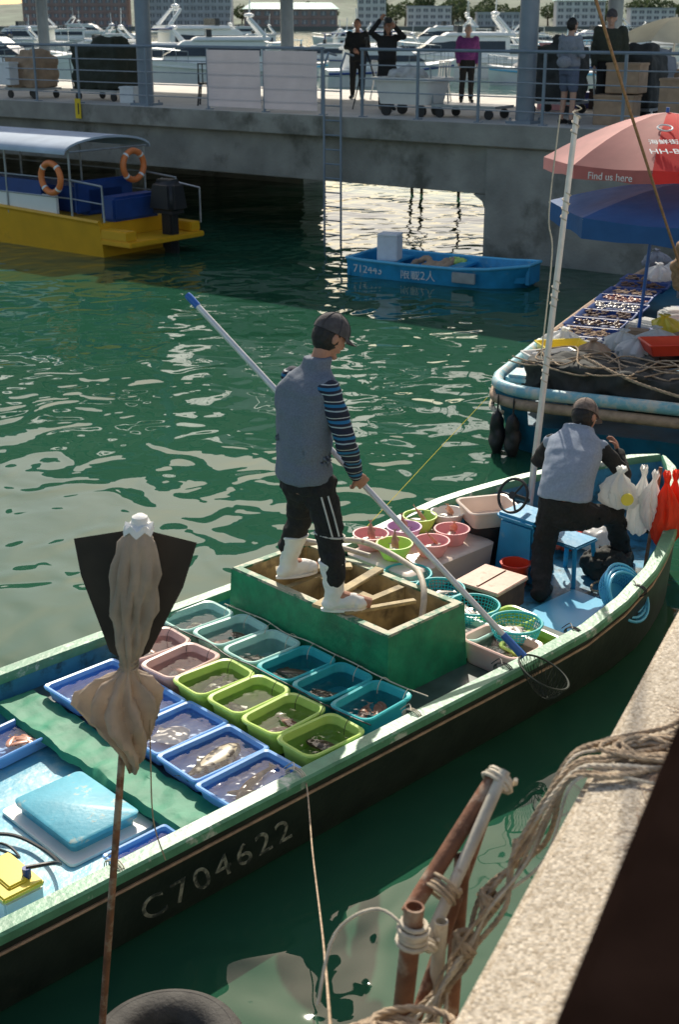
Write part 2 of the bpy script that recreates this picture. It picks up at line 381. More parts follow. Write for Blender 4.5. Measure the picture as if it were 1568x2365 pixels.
def torso(mb,rings,off=0.,n=22):
    rg=[]
    for c,hw,hd,R,F in rings:
        c=V(c);R=V(R).normalized();F=V(F).normalized()
        rr=[]
        for k in range(n):
            t=2*math.pi*k/n;ct,st=math.cos(t),math.sin(t)
            rr.append(c+R*(hw+off)*abs(ct)**.85*(1 if ct>0 else -1)+F*(hd+off)*abs(st)**.85*(1 if st>0 else -1))
        rg.append(rr)
    mb.loft(rg)
def cap(parent,c,F,U,mat,s=1.,brim=.075,nm='cap'):
    F=V(F).normalized();U=V(U).normalized();U=(U-F*U.dot(F)).normalized();R=F.cross(U);c=V(c)
    mb=MB();mb.ell(c+U*.028*s-F*.004,(.088*s,.110*s,.108*s),0,22,8,R,F,U,z0=-4,z1=90)
    n=13
    inn=[];ou=[]
    for k in range(n):
        t=rad(-62+124*k/(n-1))
        inn.append(c+R*math.sin(t)*.084*s+F*math.cos(t)*.104*s+U*.032*s)
        ou.append(c+R*math.sin(t)*.090*s+F*(math.cos(t)*.104+brim*max(0,math.cos(t*1.35)))*s+U*(.020-.012*abs(math.sin(t)))*s)
    vs=inn+ou+[q-U*.004 for q in inn]+[q-U*.004 for q in ou];fs=[]
    for k in range(n-1):
        fs+=[(k,k+1,n+k+1,n+k),(2*n+k,3*n+k,3*n+k+1,2*n+k+1),(n+k,n+k+1,3*n+k+1,3*n+k)]
    mb.add(vs,fs);mb.ell(c+U*.136*s,.008*s,0,8,6)
    for k in range(3):
        a=k*math.pi/3;D=R*math.cos(a)*.0895+F*math.sin(a)*.1115
        mb.tube([c+U*.028*s-F*.004+D*s*math.cos(t)+U*.1095*s*math.sin(t) for t in [rad(q) for q in range(0,181,12)]],.0022,4)
    mb.out(nm,mat,parent)
def hair(parent,c,F,U,mat,s=1.,long=0):
    F=V(F).normalized();U=V(U).normalized();U=(U-F*U.dot(F)).normalized();R=F.cross(U);c=V(c)
    mb=MB();mb.ell(c-F*.016*s+U*.020*s,(.084*s,.100*s,.115*s),0,20,12,R,F,U,lambda q:V((q.x,q.y if q.y<.05 or q.z>.04 else .05,q.z)))
    if long:
        mb.ell(c-F*.03*s-U*.12*s,(.085*s,.06*s,long),0,14,8,R,F,U)
    o=mb.out('hair',mat,parent);remesh(o,.009 if s<1.3 else .012,2,.006,40)
def shoe_pair(T,pairs,mat,F,s):
    for an,toe in pairs:
        m=MB();m.tube([an-F*.03*s-V((0,0,.03*s)),an-V((0,0,.025*s))+F*.05*s,toe],[.044*s,.045*s,.036*s],10);m.ell(toe,.036*s);m.out('shoe',mat,T)
def stander(label,x,y,z,ang,h,skin,top,bottom,shoe,hairm,arms='down',long=0,capm=None,skirt=False,bulk=1.,short=False):
    s=h/1.72;F=V((math.sin(ang),math.cos(ang),0));R=F.cross(V((0,0,1)));U=V((0,0,1));b=V((x,y,z))
    T=thing('person',label,'person',b)
    P=lambda r,f,u:b+R*r*s+F*f*s+U*u*s
    hip=[P(-.09,0,.88),P(.09,0,.88)];kn=[P(-.10,.02,.48),P(.105,.02,.48)];an=[P(-.11,-.02,.08),P(.115,-.02,.08)];toe=[P(-.13,.14,.035),P(.14,.14,.035)]
    sh=[P(-.185,-.01,1.40),P(.185,-.01,1.40)]
    if arms=='down':el=[P(-.235,-.03,1.12),P(.235,-.03,1.12)];wr=[P(-.22,.08,.88),P(.22,.08,.88)]
    elif arms=='clasp':el=[P(-.25,.03,1.13),P(.25,.03,1.13)];wr=[P(-.06,.2,1.05),P(.06,.2,1.08)]
    elif arms=='camera':el=[P(-.30,.14,1.42),P(.38,.10,1.50)];wr=[P(-.10,.20,1.60),P(.20,.16,1.74)]
    elif arms=='fold':el=[P(-.25,.02,1.13),P(.25,.02,1.13)];wr=[P(-.02,.17,1.14),P(.04,.17,1.17)]
    hc=P(0,.02,1.60)
    rings=[(P(0,0,.82),.16*s,.11*s,R,F),(P(0,0,.95),.165*s,.115*s,R,F),(P(0,.01,1.08),.145*s,.10*s,R,F),(P(0,0,1.25),.17*s,.11*s,R,F),(P(0,-.01,1.38),.17*s,.10*s,R,F),(P(0,-.01,1.44),.10*s,.07*s,R,F)]
    m=MB();torso(m,rings)
    chain(m,[P(0,-.01,1.42),P(0,.01,1.54)],[.055*s,.05*s])
    for i in(0,1):
        chain(m,[sh[i],el[i],wr[i]],[.048*s,.038*s,.026*s]);hand(m,wr[i],(wr[i]-el[i]),F if arms!='down' else (R if i==0 else -R),.45,s,1 if i else -1)
        chain(m,[hip[i],kn[i],an[i]],[.08*s,.055*s,.036*s]);m.tube([an[i],toe[i]],[.035*s,.03*s],8)
    head(m,hc,F,U,s)
    o=m.out('body',skin,T);remesh(o,.012,2)
    eyes(hc,F,U,T,s)
    m=MB();torso(m,rings[1:],.03*bulk*s)
    for i in(0,1):chain(m,[sh[i],el[i],wr[i].lerp(el[i],.08)],[.066*s*bulk,.056*s*bulk,.042*s*bulk])
    o=m.out('jacket',top,T);remesh(o,.016,2,.016,7)
    m=MB();torso(m,rings[:3],.022*s)
    if skirt:
        m.loft([[P(math.cos(t)*a,math.sin(t)*c,u) for t in [2*math.pi*k/16 for k in range(16)]] for a,c,u in ((.24,.18,.5),(.2,.15,.8),(.17,.12,1.0))])
    for i in(0,1):
        if short:chain(m,[hip[i],kn[i].lerp(hip[i],.3)],[.108*s,.088*s])
        else:chain(m,[hip[i],kn[i],an[i]],[.1*s,.074*s,.058*s])
    o=m.out('trousers',bottom,T);remesh(o,.016,2,.010,7)
    shoe_pair(T,list(zip(an,toe)),shoe,F,s)
    if hairm:hair(T,hc,F,U,hairm,s,long)
    if capm:cap(T,hc,F,U,capm,s)
    return T,P,wr,hc,F
# ------------------------------------------------------------------ setting
W=MB();
W.add([(-3000,-60,0),(3000,-60,0),(3000,9000,0),(-3000,9000,0)],[(0,1,2,3)])
struct(W.out('water','water'))
W=MB();W.add([(-6000,-400,-6),(6000,-400,-6),(6000,9500,-6),(-6000,9500,-6)],[(0,1,2,3)]);struct(W.out('ground','shore'))
m=MB();m.box((0,980,.5),(3000,600,3.));struct(m.out('far_shore','shore'))
m=MB();nx,ny=90,26;vs=[]
for j in range(ny):
    for i in range(nx):
        X=-900+1900*i/(nx-1);Y=735+900*j/(ny-1)
        hgt=max(0,(j/(ny-1))**.7*(120 if X>30 else 45)*(0.55+.5*noise.noise(V((X*.004,Y*.004,1))))+6*noise.noise(V((X*.03,Y*.03,2)))*(j>0))
        vs.append((X,Y,2.1+hgt))
m.add(vs,[(j*nx+i,j*nx+i+1,(j+1)*nx+i+1,(j+1)*nx+i) for j in range(ny-1) for i in range(nx-1)])
struct(m.out('hillside','hill'))
def tree_mesh(seed):
    rnd=random.Random(seed);T=thing('tree','dark green leafy tree on the far hillside','tree',(0,0,0),'trees on the far shore',False)
    m=MB();m.tube([(0,0,0),(.2,.1,3),(0,.2,6)],[.5,.35,.15],7)
    for k in range(5):
        a=k*1.3;m.tube([(.1,.1,2.5+k*.4),(math.cos(a)*2.2,math.sin(a)*2.2,5+k*.4)],[.2,.08],5)
    m.out('trunk','bark',T)
    m=MB()
    for k in range(420):
        a=rnd.uniform(0,6.28);u=rnd.uniform(-1,1);rr=rnd.uniform(.55,1.)**.5
        lump=1+.35*noise.noise(V((math.cos(a)*2,math.sin(a)*2,u*2+seed)))
        c=V((math.cos(a)*math.sqrt(1-u*u)*4.2*rr*lump,math.sin(a)*math.sqrt(1-u*u)*4.2*rr*lump,6.5+u*3.2*rr*lump))
        d=V((rnd.gauss(0,1),rnd.gauss(0,1),rnd.gauss(0,1)+.5)).normalized();x,y=ax(d);q=rnd.uniform(.35,.8)
        m.add([c+x*q,c+y*q*.7,c-x*q,c-y*q*.7],[(0,1,2,3)])
    m.out('crown','leaf',T,flat=True);return T
trees=[tree_mesh(i) for i in range(3)]
k=0
for i in range(90):
    x=random.uniform(15,235);y=random.uniform(700,780)
    if i%7==0:x=random.uniform(-150,0);y=random.uniform(740,780)
    sc=random.uniform(.7,1.4);z=2+max(0,(y-745))*.12
    if k<3:trees[k].location=(x,y,z);trees[k].scale=(sc,)*3
    else:copy_tree(trees[i%3],(x,y,z),random.uniform(0,6),sc)
    k+=1
def building(x,y,w,d,h,wall,label,st,bay,roofm=None,z0=2.):
    T=thing('building',label,'building',(x,y,z0))
    m=MB();m.box((x,y,z0+h/2),(w,d,h));
    for s_ in range(st):m.box((x,y-d/2-.15,z0+h*(s_+1)/st-.25),(w+.3,.3,.35))
    m.out('wall',wall,T)
    m=MB()
    if roofm:
        m.add([(x-w/2-1,y-d/2-1,z0+h),(x+w/2+1,y-d/2-1,z0+h),(x+w/2+1,y+d/2+1,z0+h),(x-w/2-1,y+d/2+1,z0+h),(x-w/2+3,y,z0+h+3),(x+w/2-3,y,z0+h+3)],[(0,1,5,4),(2,3,4,5),(1,2,5),(3,0,4),(3,2,1,0)])
        m.out('roof',roofm,T)
    else:
        m.box((x,y,z0+h+.3),(w+.6,d+.6,.6));m.out('roof','greyb',T)
    bw=w/bay;sh_=h/st;first=None
    for a in range(st):
        for b in range(bay):
            lx=-w/2+bw*(b+.5);lz=sh_*(a+.5)
            if first is None:
                mm=MB();mm.box((0,0,0),(bw*.62,.2,sh_*.5));mm.box((0,-.12,0),(bw*.05,.1,sh_*.5),1)
                o=mm.out('window',['win','whiteb']);o.parent=T;first=o
            else:
                o=first.copy();COL.objects.link(o);o.parent=T
            o.location=(lx,-d/2-.1,lz)
building(-132,700,52,14,20,'brick','red-brown apartment block with white window bays',6,14)
building(-78,700,48,14,17,'greyb','grey apartment block with many windows',5,14)
building(-24,690,46,14,8,'brick','low red-brown hall with teal roof',2,10,'tealroof')
building(16,695,14,10,13,'whiteb','slim white waterfront house',4,4)
building(45,700,22,10,9,'whiteb','white low waterfront house',3,6)
building(82,690,28,10,6,'greyb','grey low waterfront building',2,8)
building(120,696,24,10,12,'whiteb','pale hillside house with balconies',4,6,'tealroof')
building(155,692,22,10,8,'whiteb','white house beside trees',3,6)
building(190,700,26,12,14,'greyb','grey house block near the shore',4,6)
building(-215,705,60,14,16,'whiteb','pale long waterfront block',5,14)
# yachts
def yacht(L,seed,accent):
    T=thing('yacht','white motor yacht moored in the harbour','boat',(0,0,0),'boats moored in the harbour',False)
    Wd=L*.15;H=L*.11;rg=[]
    for i in range(13):
        t=i/12;hb=Wd*(1-max(0,(t-.5)/.5)**2.2)+.02;z=H*(1+.55*t*t);x=-L/2+L*t
        rg.append([V((x-.0,hb,z)),V((x-L*.03*t,hb*.82,0)),V((x-L*.05*t,0,-.3)),V((x-L*.03*t,-hb*.82,0)),V((x,-hb,z)),V((x,0,z+.1))])
    m=MB();m.loft(rg);m.out('hull','wpaint',T)
    for sy in(-1,1):
        m=MB();m.tube([V((-L/2+L*i/12*.98,sy*(Wd*(1-max(0,(i/12-.5)/.5)**2.2)+.05),H*(1+.55*(i/12)**2)*.8)) for i in range(13)],.07,5);m.out('rubbing_strake',accent,T)
    def cab(x0,x1,x2,x3,z0,z1,w):
        m.add([(x0,w,z0),(x3,w*.8,z0),(x3,-w*.8,z0),(x0,-w,z0),(x1,w*.9,z1),(x2,w*.7,z1),(x2,-w*.7,z1),(x1,-w*.9,z1)],[(0,1,5,4),(1,2,6,5),(2,3,7,6),(3,0,4,7),(4,5,6,7),(3,2,1,0)])
    m=MB();cab(-L*.33,-L*.33,L*.12,L*.28,H*1.05,H*1.05+L*.13,Wd*.85);cab(-L*.36,-L*.36,L*.05,L*.08,H*1.05+L*.128,H*1.05+L*.15,Wd*.9)
    m.out('cabin','wpaint',T,bevel=.08)
    m=MB();cab(-L*.3,-L*.3,L*.15,L*.235,H*1.05+L*.05,H*1.05+L*.10,Wd*.865);m.out('window','glass',T)
    zt=H*1.05+L*.15
    m=MB()
    m.tube([(-L*.33,-Wd*.75,zt),(-L*.25,-Wd*.6,zt+L*.09),(-L*.25,Wd*.6,zt+L*.09),(-L*.33,Wd*.75,zt)],[.16,.12,.12,.16],6);m.out('radar_arch','wpaint',T)
    m=MB();m.box((-L*.02,0,zt+L*.02),(L*.03,Wd*1.3,L*.04));m.out('flybridge_screen','glass',T)
    m=MB();m.tube([(-L*.25,0,zt+L*.085),(-L*.26,0,zt+L*.26)],.045,5);m.ell((-L*.25,0,zt+L*.11),(.35,.35,.15));m.out('mast','wpaint',T)
    m=MB()
    if seed%2:m.box((-L*.12,0,zt+L*.10),(L*.26,Wd*1.3,.08));m.rod((-L*.02,Wd*.55,zt),(-L*.02,Wd*.55,zt+L*.1),.04);m.rod((-L*.02,-Wd*.55,zt),(-L*.02,-Wd*.55,zt+L*.1),.04)
    else:m.box((-L*.4,0,H*1.05+L*.115),(L*.17,Wd*1.5,.08));m.rod((-L*.47,Wd*.7,H),(-L*.47,Wd*.7,H+L*.12),.04);m.rod((-L*.47,-Wd*.7,H),(-L*.47,-Wd*.7,H+L*.12),.04)
    m.out('awning',accent,T)
    m=MB()
    pts=[V((L*(.1+.39*i/6),Wd*(1-max(0,((.6+.39*i/6)-.5)/.5)**2.2)*.9,H*(1+.55*(.6+.39*i/6)**2)+.7)) for i in range(7)]
    pts2=[V((q.x,-q.y,q.z)) for q in pts];m.tube(pts+pts2[::-1],.03,5)
    for q in pts+pts2:m.rod(q,q-V((0,0,.7)),.022,5)
    m.out('bow_rail','rail',T);return T
yv=[yacht(12,0,'wpaint'),yacht(9.5,1,'navy'),yacht(13,2,'wpaint'),yacht(7.5,3,'blue2')]
spots=[(-23,88,.15,2),(-9,92,3.1,0),(3.5,94,.3,1),(14,96,3.3,3),(25,92,.2,0),(-15,104,3.2,1),(-4,106,.1,3),(9,108,3.0,0),(20,106,.2,1),(-30,106,.1,0),(34,104,.2,2),
(-33,118,.1,2),(-22,124,3.2,0),(-11,122,.25,2),(-1.5,126,3.0,1),(6,128,.1,3),(14,128,3.3,1),(24,132,.2,3),(33,140,2.9,0),(43,145,.3,1),(52,150,3.1,3),
(-46,150,.0,0),(-36,150,3.2,1),(-24,148,.2,3),(-14,145,3.0,2),(-4,148,.1,3),(6,150,3.2,1),(17,150,.1,2),(29,160,3.3,0),(44,170,.1,3),(56,176,3.1,1),
(-60,200,.1,2),(-44,190,3.1,0),(-28,185,.1,1),(-12,188,3.2,0),(2,186,.2,3),(14,190,3.1,2),(28,195,.1,0),(44,200,3.2,1),(60,215,.1,2),(76,220,3.1,0),
(-80,260,.1,0),(-50,250,3.2,2),(-25,255,.1,1),(0,250,3.1,0),(24,256,.2,3),(50,262,3.2,2),(80,280,.1,0),(-60,330,.1,2),(-25,340,3.1,0),(10,335,.1,1),(45,345,3.2,0),(80,350,.1,2)]
used=set()
for x,y,a,v in spots:
    a+=random.uniform(-.3,.3)
    if v not in used:
        used.add(v);yv[v].location=(x,y,0);yv[v].rotation_euler=(0,0,a)
    else:copy_tree(yv[v],(x,y,0),a,random.uniform(.8,1.15))
# ---------------- pier
d2=V((.808,-.589,0));nb=V((.589,.808,0));O=V((-8,31.9,0));UP=V((0,0,1))
def Q(u,v,z):return O+d2*u+nb*v+UP*z
def pbox(m,u0,u1,v0,v1,z0,z1,mi=0):m.box(Q((u0+u1)/2,(v0+v1)/2,(z0+z1)/2),(u1-u0,v1-v0,z1-z0),mi,d2,nb,UP)
T=thing('pier','long concrete pier with beams, abutment and an added shade wall','pier',Q(0,0,0))
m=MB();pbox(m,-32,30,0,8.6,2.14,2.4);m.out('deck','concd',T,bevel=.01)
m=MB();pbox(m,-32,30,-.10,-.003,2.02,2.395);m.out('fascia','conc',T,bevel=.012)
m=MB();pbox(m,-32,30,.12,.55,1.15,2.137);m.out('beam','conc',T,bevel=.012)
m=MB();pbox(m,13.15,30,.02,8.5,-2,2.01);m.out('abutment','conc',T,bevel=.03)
m=MB();pbox(m,-32,3.3,7.4,8.4,-2,2.134);m.out('shade_wall','conc',T)  # added wall at the back, keeps the left underside of the pier dark
for u in(-14,-5,3.):
    m=MB();m.tube([Q(u,1.2,-2),Q(u,1.2,1.16)],.35,14);m.out('pile','conc',T)
m=MB()
a=[Q(13.15,.125,1.14),Q(12.85,.125,1.14),Q(13.05,.125,1.02),Q(13.15,.125,.8)];b=[q+nb*.42 for q in a];m.loft([a,b])
m.out('haunch','conc',T)
T=thing('canopy_roof','grey flat canopy roof on columns above the pier','roof',Q(0,4,6.6))
m=MB();pbox(m,-20,16.5,.9,8.4,6.6,6.8);m.out('roof_sheet','roofu',T)
for v in(.95,4.6,8.3):
    m=MB();pbox(m,-20,16.5,v-.1,v+.1,6.3,6.597);m.out('roof_beam','steel',T)
cols=[(4.35,.45),(13.65,.5),(-6.0,6.9),(3.2,6.9),(12.3,6.9),(-13.5,.5)]
for i,(u,v) in enumerate(cols):
    T2=thing('column','tall blue-grey steel column on the pier deck','column',Q(u,v,2.4),'steel columns of the pier canopy')
    m=MB();m.tube([Q(u,v,2.4),Q(u,v,6.59)],.17,16);m.out('shaft','steel',T2)
    m=MB();m.box(Q(u,v,2.425),(.5,.5,.05),0,d2,nb)
    for a in(-1,1):
        for b in(-1,1):m.tube([Q(u+a*.19,v+b*.19,2.44),Q(u+a*.19,v+b*.19,2.5)],.02,6)
    m.out('base_plate','steel',T2)
T=thing('railing','blue-grey steel railing along the pier edge','railing',Q(0,.12,2.4))
us=[-20,-18,-16,-14,-12,-10,-8,-6,-4,-2.0,-.4,1.2,2.6,4.7,6.45,7.95,9.4,10.35,11.6,12.9,14.2,15.7,17.2,19,21,23,25]
for u in us:
    m=MB();m.box(Q(u,.12,3.0),(.05,.03,1.2),0,d2,nb);m.box(Q(u,.15,2.41),(.12,.14,.02),0,d2,nb);m.out('post','steel',T)
for z in(2.62,2.86,3.10,3.34):
    for a_,b_ in((-20,9.45),(10.3,25)):
        m=MB();m.rod(Q(a_,.12,z),Q(b_,.12,z),.013,6);m.out('rail','rail',T)
for a_,b_ in((-20,9.45),(10.3,25)):
    m=MB();m.rod(Q(a_,.12,3.62),Q(b_,.12,3.62),.028,8);m.out('handrail','steel',T)
for u0,u1 in((6.5,7.91),(7.99,9.33)):
    m=MB();n=14;vs=[]
    for j in range(9):
        for i in range(n):
            u=u0+(u1-u0)*i/(n-1);z=2.47+1.1*j/8;vs.append(Q(u,.05+.010*math.sin(u*5+j*.4),z))
    m.add(vs,[(j*n+i,j*n+i+1,(j+1)*n+i+1,(j+1)*n+i) for j in range(8) for i in range(n-1)])
    o=m.out('banner','banner',None,Q(u0,.06,2.47));tag(o,'faded pinkish white banner tied to the railing','banner','banners on the pier railing')
T=thing('ladder','dark steel ladder from the pier edge into the water','ladder',Q(9.88,-.2,0))
for du in(-.2,.2):
    m=MB();m.tube([Q(9.88+du,-.2,-.6),Q(9.88+du,-.2,3.3),Q(9.88+du,-.05,3.55),Q(9.88+du,.2,3.5)],.022,8);m.out('stile','steel',T)
for i in range(13):
    m=MB();m.rod(Q(9.68,-.2,-.1+i*.27),Q(10.08,-.2,-.1+i*.27),.015,6);m.out('rung','steel',T)
for u,v in((6.6,7.7),(6.9,7.7),(8.0,7.7)):
    m=MB();m.rod(Q(u,v,-.5),Q(u,v,1.9),.04,8);o=m.out('mooring_pole','woodd',None,Q(u,v,0));tag(o,'thin dark pole standing in water behind the pier','pole','thin poles behind the pier')
T=thing('number_sign','small yellow sign with the number 1 on the pier edge','sign',Q(2.8,-.13,2.3))
m=MB();m.box(Q(2.8,-.13,2.30),(.17,.02,.42),0,d2,nb);m.out('plate','signy',T)
text('1',.34,'txd',d2,UP,Q(2.74,-.145,2.18),T,'numeral')
def cart(u,v,label,sz=(1.,.6),body='pad',h=1.0,lump=True):
    T=thing('trolley',label,'trolley',Q(u,v,2.4),'trolleys on the pier')
    m=MB();m.box(Q(u,v,2.62),(sz[0],sz[1],.05),0,d2,nb);m.out('platform','rail',T)
    for a in(-1,1):
        for b in(-1,1):
            m=MB();m.tube([Q(u+a*sz[0]*.38,v+b*sz[1]*.42-.02,2.49),Q(u+a*sz[0]*.38,v+b*sz[1]*.42+.02,2.49)],.09,14);m.out('wheel','blackp',T)
    m=MB();m.tube([Q(u-sz[0]/2,v-sz[1]*.4,2.62),Q(u-sz[0]/2-.08,v-sz[1]*.4,3.3),Q(u-sz[0]/2-.08,v+sz[1]*.4,3.3),Q(u-sz[0]/2,v+sz[1]*.4,2.62)],.018,6);m.out('handle','rail',T)
    if lump:
        m=MB();m.box(Q(u,v,2.65+h/2),(sz[0]*.95,sz[1]*.95,h),0,d2,nb);m.box(Q(u+.15,v,2.65+h),(sz[0]*.5,sz[1]*.6,h*.4),0,d2,nb)
        o=m.out('load',body,T);remesh(o,.05,3,.07,3)
cart(.2,.9,'trolley piled with dark covered goods',(1.1,.8),'card',.7)
cart(2.3,1.3,'trolley covered with a dark green tarp',(1.5,.9),'dkgreen',.95)
cart(12.2,1.1,'flat steel trolley with small black wheels',(1.4,.7),'pad',.2,False)
cart(14.9,2.2,'trolley stacked with dark bags',(1.1,.8),'pad',.9)
cart(12.9,3.2,'trolley with folded dark cloth',(1.0,.8),'pad',1.0)
cart(14.2,4.4,'trolley with pale folded cloth',(1.0,.8),'greycl',.8)
def crate(u,v,z,s_,mat,label,rz=0):
    X=(d2*math.cos(rz)+nb*math.sin(rz));Y=UP.cross(X)
    m=MB();c=Q(u,v,z+s_[2]/2);m.box(c,s_,0,X,Y);m.box(c+UP*(s_[2]/2-.02),(s_[0]+.03,s_[1]+.03,.05),0,X,Y);o=m.out('box',mat,None,Q(u,v,z),bevel=.01);tag(o,label,'box','boxes on the pier')
crate(.1,.25,2.72,(.4,.3,.5),'foam','white sheet-covered box on a trolley',.1);crate(3.5,.8,2.4,(.35,.3,.35),'foam','white polystyrene box on the pier deck',.3)
crate(15.1,1.2,2.4,(.7,.6,.5),'card','brown carton beside the railing',.2);crate(15.2,1.3,2.93,(.6,.5,.5),'card','brown carton stacked on another',.1);crate(16.4,1.2,2.4,(.8,.6,.8),'card','large brown carton near parasol',-.2)
crate(13.9,6.,2.4,(.9,.7,.9),'foam','white box under the cream parasol')
crate(12.3,4.2,2.4,(.7,.1,1.3),'hotpink','pink display board on the pier')
for k in range(9):
    random.seed(k+40);crate(12.4+k*.62,4.9+random.uniform(-.3,.9),2.4,(random.uniform(.4,.7),.45,random.uniform(.3,.9)),random.choice(['foam','card','navy','pad','greycl','blue']),'storage box standing on the pier deck',random.uniform(-.4,.4))
T=thing('tub_cart','white fish tub on a wheeled trolley with cloth on top','cart',Q(10.9,1.0,2.4))
def rr(c,a,b,r,X=V((1,0,0)),Y=V((0,1,0)),n=5):
    out=[];c=V(c)
    for sx,sy,t0 in((1,1,0),(-1,1,90),(-1,-1,180),(1,-1,270)):
        for k in range(n):
            t=rad(t0+90*k/(n-1));out.append(c+X*(sx*(a-r)+r*math.cos(t))+Y*(sy*(b-r)+r*math.sin(t)))
    return out
TU=10.9
m=MB();m.loft([rr(Q(TU,1,2.62),.55,.33,.08,d2,nb),rr(Q(TU,1,3.05),.65,.40,.1,d2,nb),rr(Q(TU,1,3.05),.70,.45,.1,d2,nb),rr(Q(TU,1,3.11),.70,.45,.1,d2,nb),rr(Q(TU,1,3.11),.62,.37,.1,d2,nb),rr(Q(TU,1,2.7),.54,.3,.1,d2,nb)]);m.out('tub','whitep',T)
m=MB();m.ell(Q(TU-.1,1,3.12),(.4,.3,.18));o=m.out('cloth','wstripe',T);remesh(o,.03,2,.08,6)
for a in(-1,1):
    for b in(-1,1):
        m=MB();m.tube([Q(TU+a*.4,1+b*.28-.03,2.51),Q(TU+a*.4,1+b*.28+.03,2.51)],.11,14);m.out('wheel','blackp',T)
def chair(u,v,mat,label,rz=0):
    T=thing('chair',label,'chair',Q(u,v,2.4),None)
    X=(d2*math.cos(rz)+nb*math.sin(rz));Y=UP.cross(X);c=Q(u,v,2.4)
    m=MB();m.box(c+UP*.45,(.44,.42,.035),0,X,Y);m.out('seat',mat,T,bevel=.012)
    for a in(-1,1):
        for b in(-1,1):
            m=MB();m.tube([c+X*a*.24+Y*b*.22,c+X*a*.18+Y*b*.17+UP*.44],.02,6);m.out('leg',mat,T)
    m=MB();m.tube([c-X*.19-Y*.19+UP*.46,c-X*.22-Y*.19+UP*.86,c-X*.22+Y*.19+UP*.86,c-X*.19+Y*.19+UP*.46],.02,6)
    for k in(-1,0,1):m.rod(c-X*.195+Y*k*.1+UP*.46,c-X*.22+Y*k*.1+UP*.86,.014,5)
    m.out('backrest',mat,T)
chair(5.5,1.2,'blackp','black metal chair on the pier',2.2);chair(6.0,1.5,'blackp','black metal chair beside banner',-.8)
chair(7.4,5.2,'whitep','white plastic chair on the pier',1.2);chair(8.6,5.6,'whitep','white plastic chair near a standing person',-1.9);chair(14.7,3.2,'whitep','white plastic chair beside the cartons',.6)
stander('person in black jacket and trousers standing with hands clasped',.42,32.2,2.4,3.3,1.76,'skin','black','black','blackp','hair','clasp',bulk=1.2)
T,Pp,wr,hc,F_=stander('person with long dark hair in black coat filming with raised camera',.97,27.9,2.4,2.9,1.72,'skin','black','black','blackp','hair','camera',long=.16,bulk=1.15,skirt=True)
t2=thing('camera','black video camera held up to the eye','camera',Pp(.06,.2,1.70));m=MB();m.box(Pp(.06,.24,1.73),(.14,.2,.11));m.out('housing','blackp',t2,bevel=.01);m=MB();m.tube([Pp(.06,.32,1.73),Pp(.06,.44,1.73)],.04,12);m.out('lens','blackp',t2)
t2=thing('tripod','black camera tripod standing on the pier','tripod',(.55,27.95,2.4))
for k in range(3):
    a=k*2.09+.3;m=MB();m.tube([(.55,27.95,3.55),(.55+.38*math.cos(a),27.95+.38*math.sin(a),2.4)],[.02,.012],6);m.out('leg','blackp',t2)
m=MB();m.rod((.55,27.95,3.5),(.55,27.95,3.75),.015);m.box((.55,27.95,3.78),(.08,.12,.06));m.out('tripod_head','blackp',t2)
stander('grey-haired person in purple padded jacket and dark trousers',2.86,30.7,2.4,3.1,1.64,'skin2','purple','black','blackp','hairg','down',bulk=1.25)
stander('person in grey sweater and denim shorts leaning near the railing',4.02,23.95,2.4,.9,1.76,'skin2','greycl','denim','blackp','hair','fold',short=True)
stander('person in dark olive jacket and black cap standing at railing',4.78,24.35,2.4,3.4,1.9,'skin2','dkgreen','black','blackp','hair','down',capm='blackcap',bulk=1.35)
o=MB();o.ell((3.88,23.7,3.45),(.13,.06,.1));o.tube([(3.78,23.7,3.5),(3.83,23.78,3.95),(3.98,23.7,3.5)],.008,5);tag(o.out('bag','greycl',None,(3.88,23.7,3.45)),'small pale crossbody bag worn by a person','bag')
def umbrella(name,label,c,R,h,base,mats,poleM,n=8,ph=0.,sag=.10,valance=.0,pr=.02,order=None):
    c=V(c);T=thing(name,label,'umbrella',base)
    m=MB();K=6
    for s_ in range(n):
        a0=ph+2*math.pi*s_/n;a1=ph+2*math.pi*(s_+1)/n;vs=[]
        for j in range(K+1):
            t=j/K
            for i in range(5):
                f=i/4;a=a0+(a1-a0)*f;rr_=R*t*(math.cos(math.pi/n)/math.cos((f-.5)*2*math.pi/n)*(1-.05*math.sin(math.pi*f)*t) )
                z=h*(1-t**1.6)-sag*math.sin(math.pi*f)*t*.5
                vs.append(c+V((math.cos(a)*rr_,math.sin(a)*rr_,z)))
        fs=[(j*5+i,j*5+i+1,(j+1)*5+i+1,(j+1)*5+i) for j in range(K) for i in range(4)]
        if valance:
            for i in range(5):
                q=vs[K*5+i];vs.append(q-V((0,0,valance*(1+.12*math.sin(i*2+s_)))))
            fs+=[(K*5+i,K*5+i+1,(K+1)*5+i+1,(K+1)*5+i) for i in range(4)]
        m.add(vs,fs,order[s_%len(order)] if order else s_%len(mats))
    m.out('canopy',mats,T)
    m=MB();m.tube([base,c+V((0,0,h+.05))],pr,10);m.out('pole',poleM,T)
    m=MB()
    for s_ in range(n):
        a=ph+2*math.pi*s_/n;e=c+V((math.cos(a)*R,math.sin(a)*R,-.02))
        m.tube([c+V((0,0,h*.97)),c.lerp(e,.5)+V((0,0,h*.62)),e],.005,5)
    m.out('rib','rail',T);return T
T=umbrella('market_umbrella','red and faded pink market umbrella with white lettering over a boat',(3.66,15.1,2.66),1.34,.50,(3.55,15.2,.5),['canpink','canred','candk','canwht'],'bluegrip',9,rad(172),.05,.13,order=[0,2,1,1,3,1,0,0,3])
th=rad(232);nn=V((math.cos(th),math.sin(th),0));tt=V((-nn.y,nn.x,0))
text('Find us here',.105,'txw',tt,UP,V((3.66,15.1,0))+nn*1.27-tt*.28+UP*2.53,T,'slogan_lettering',.002)
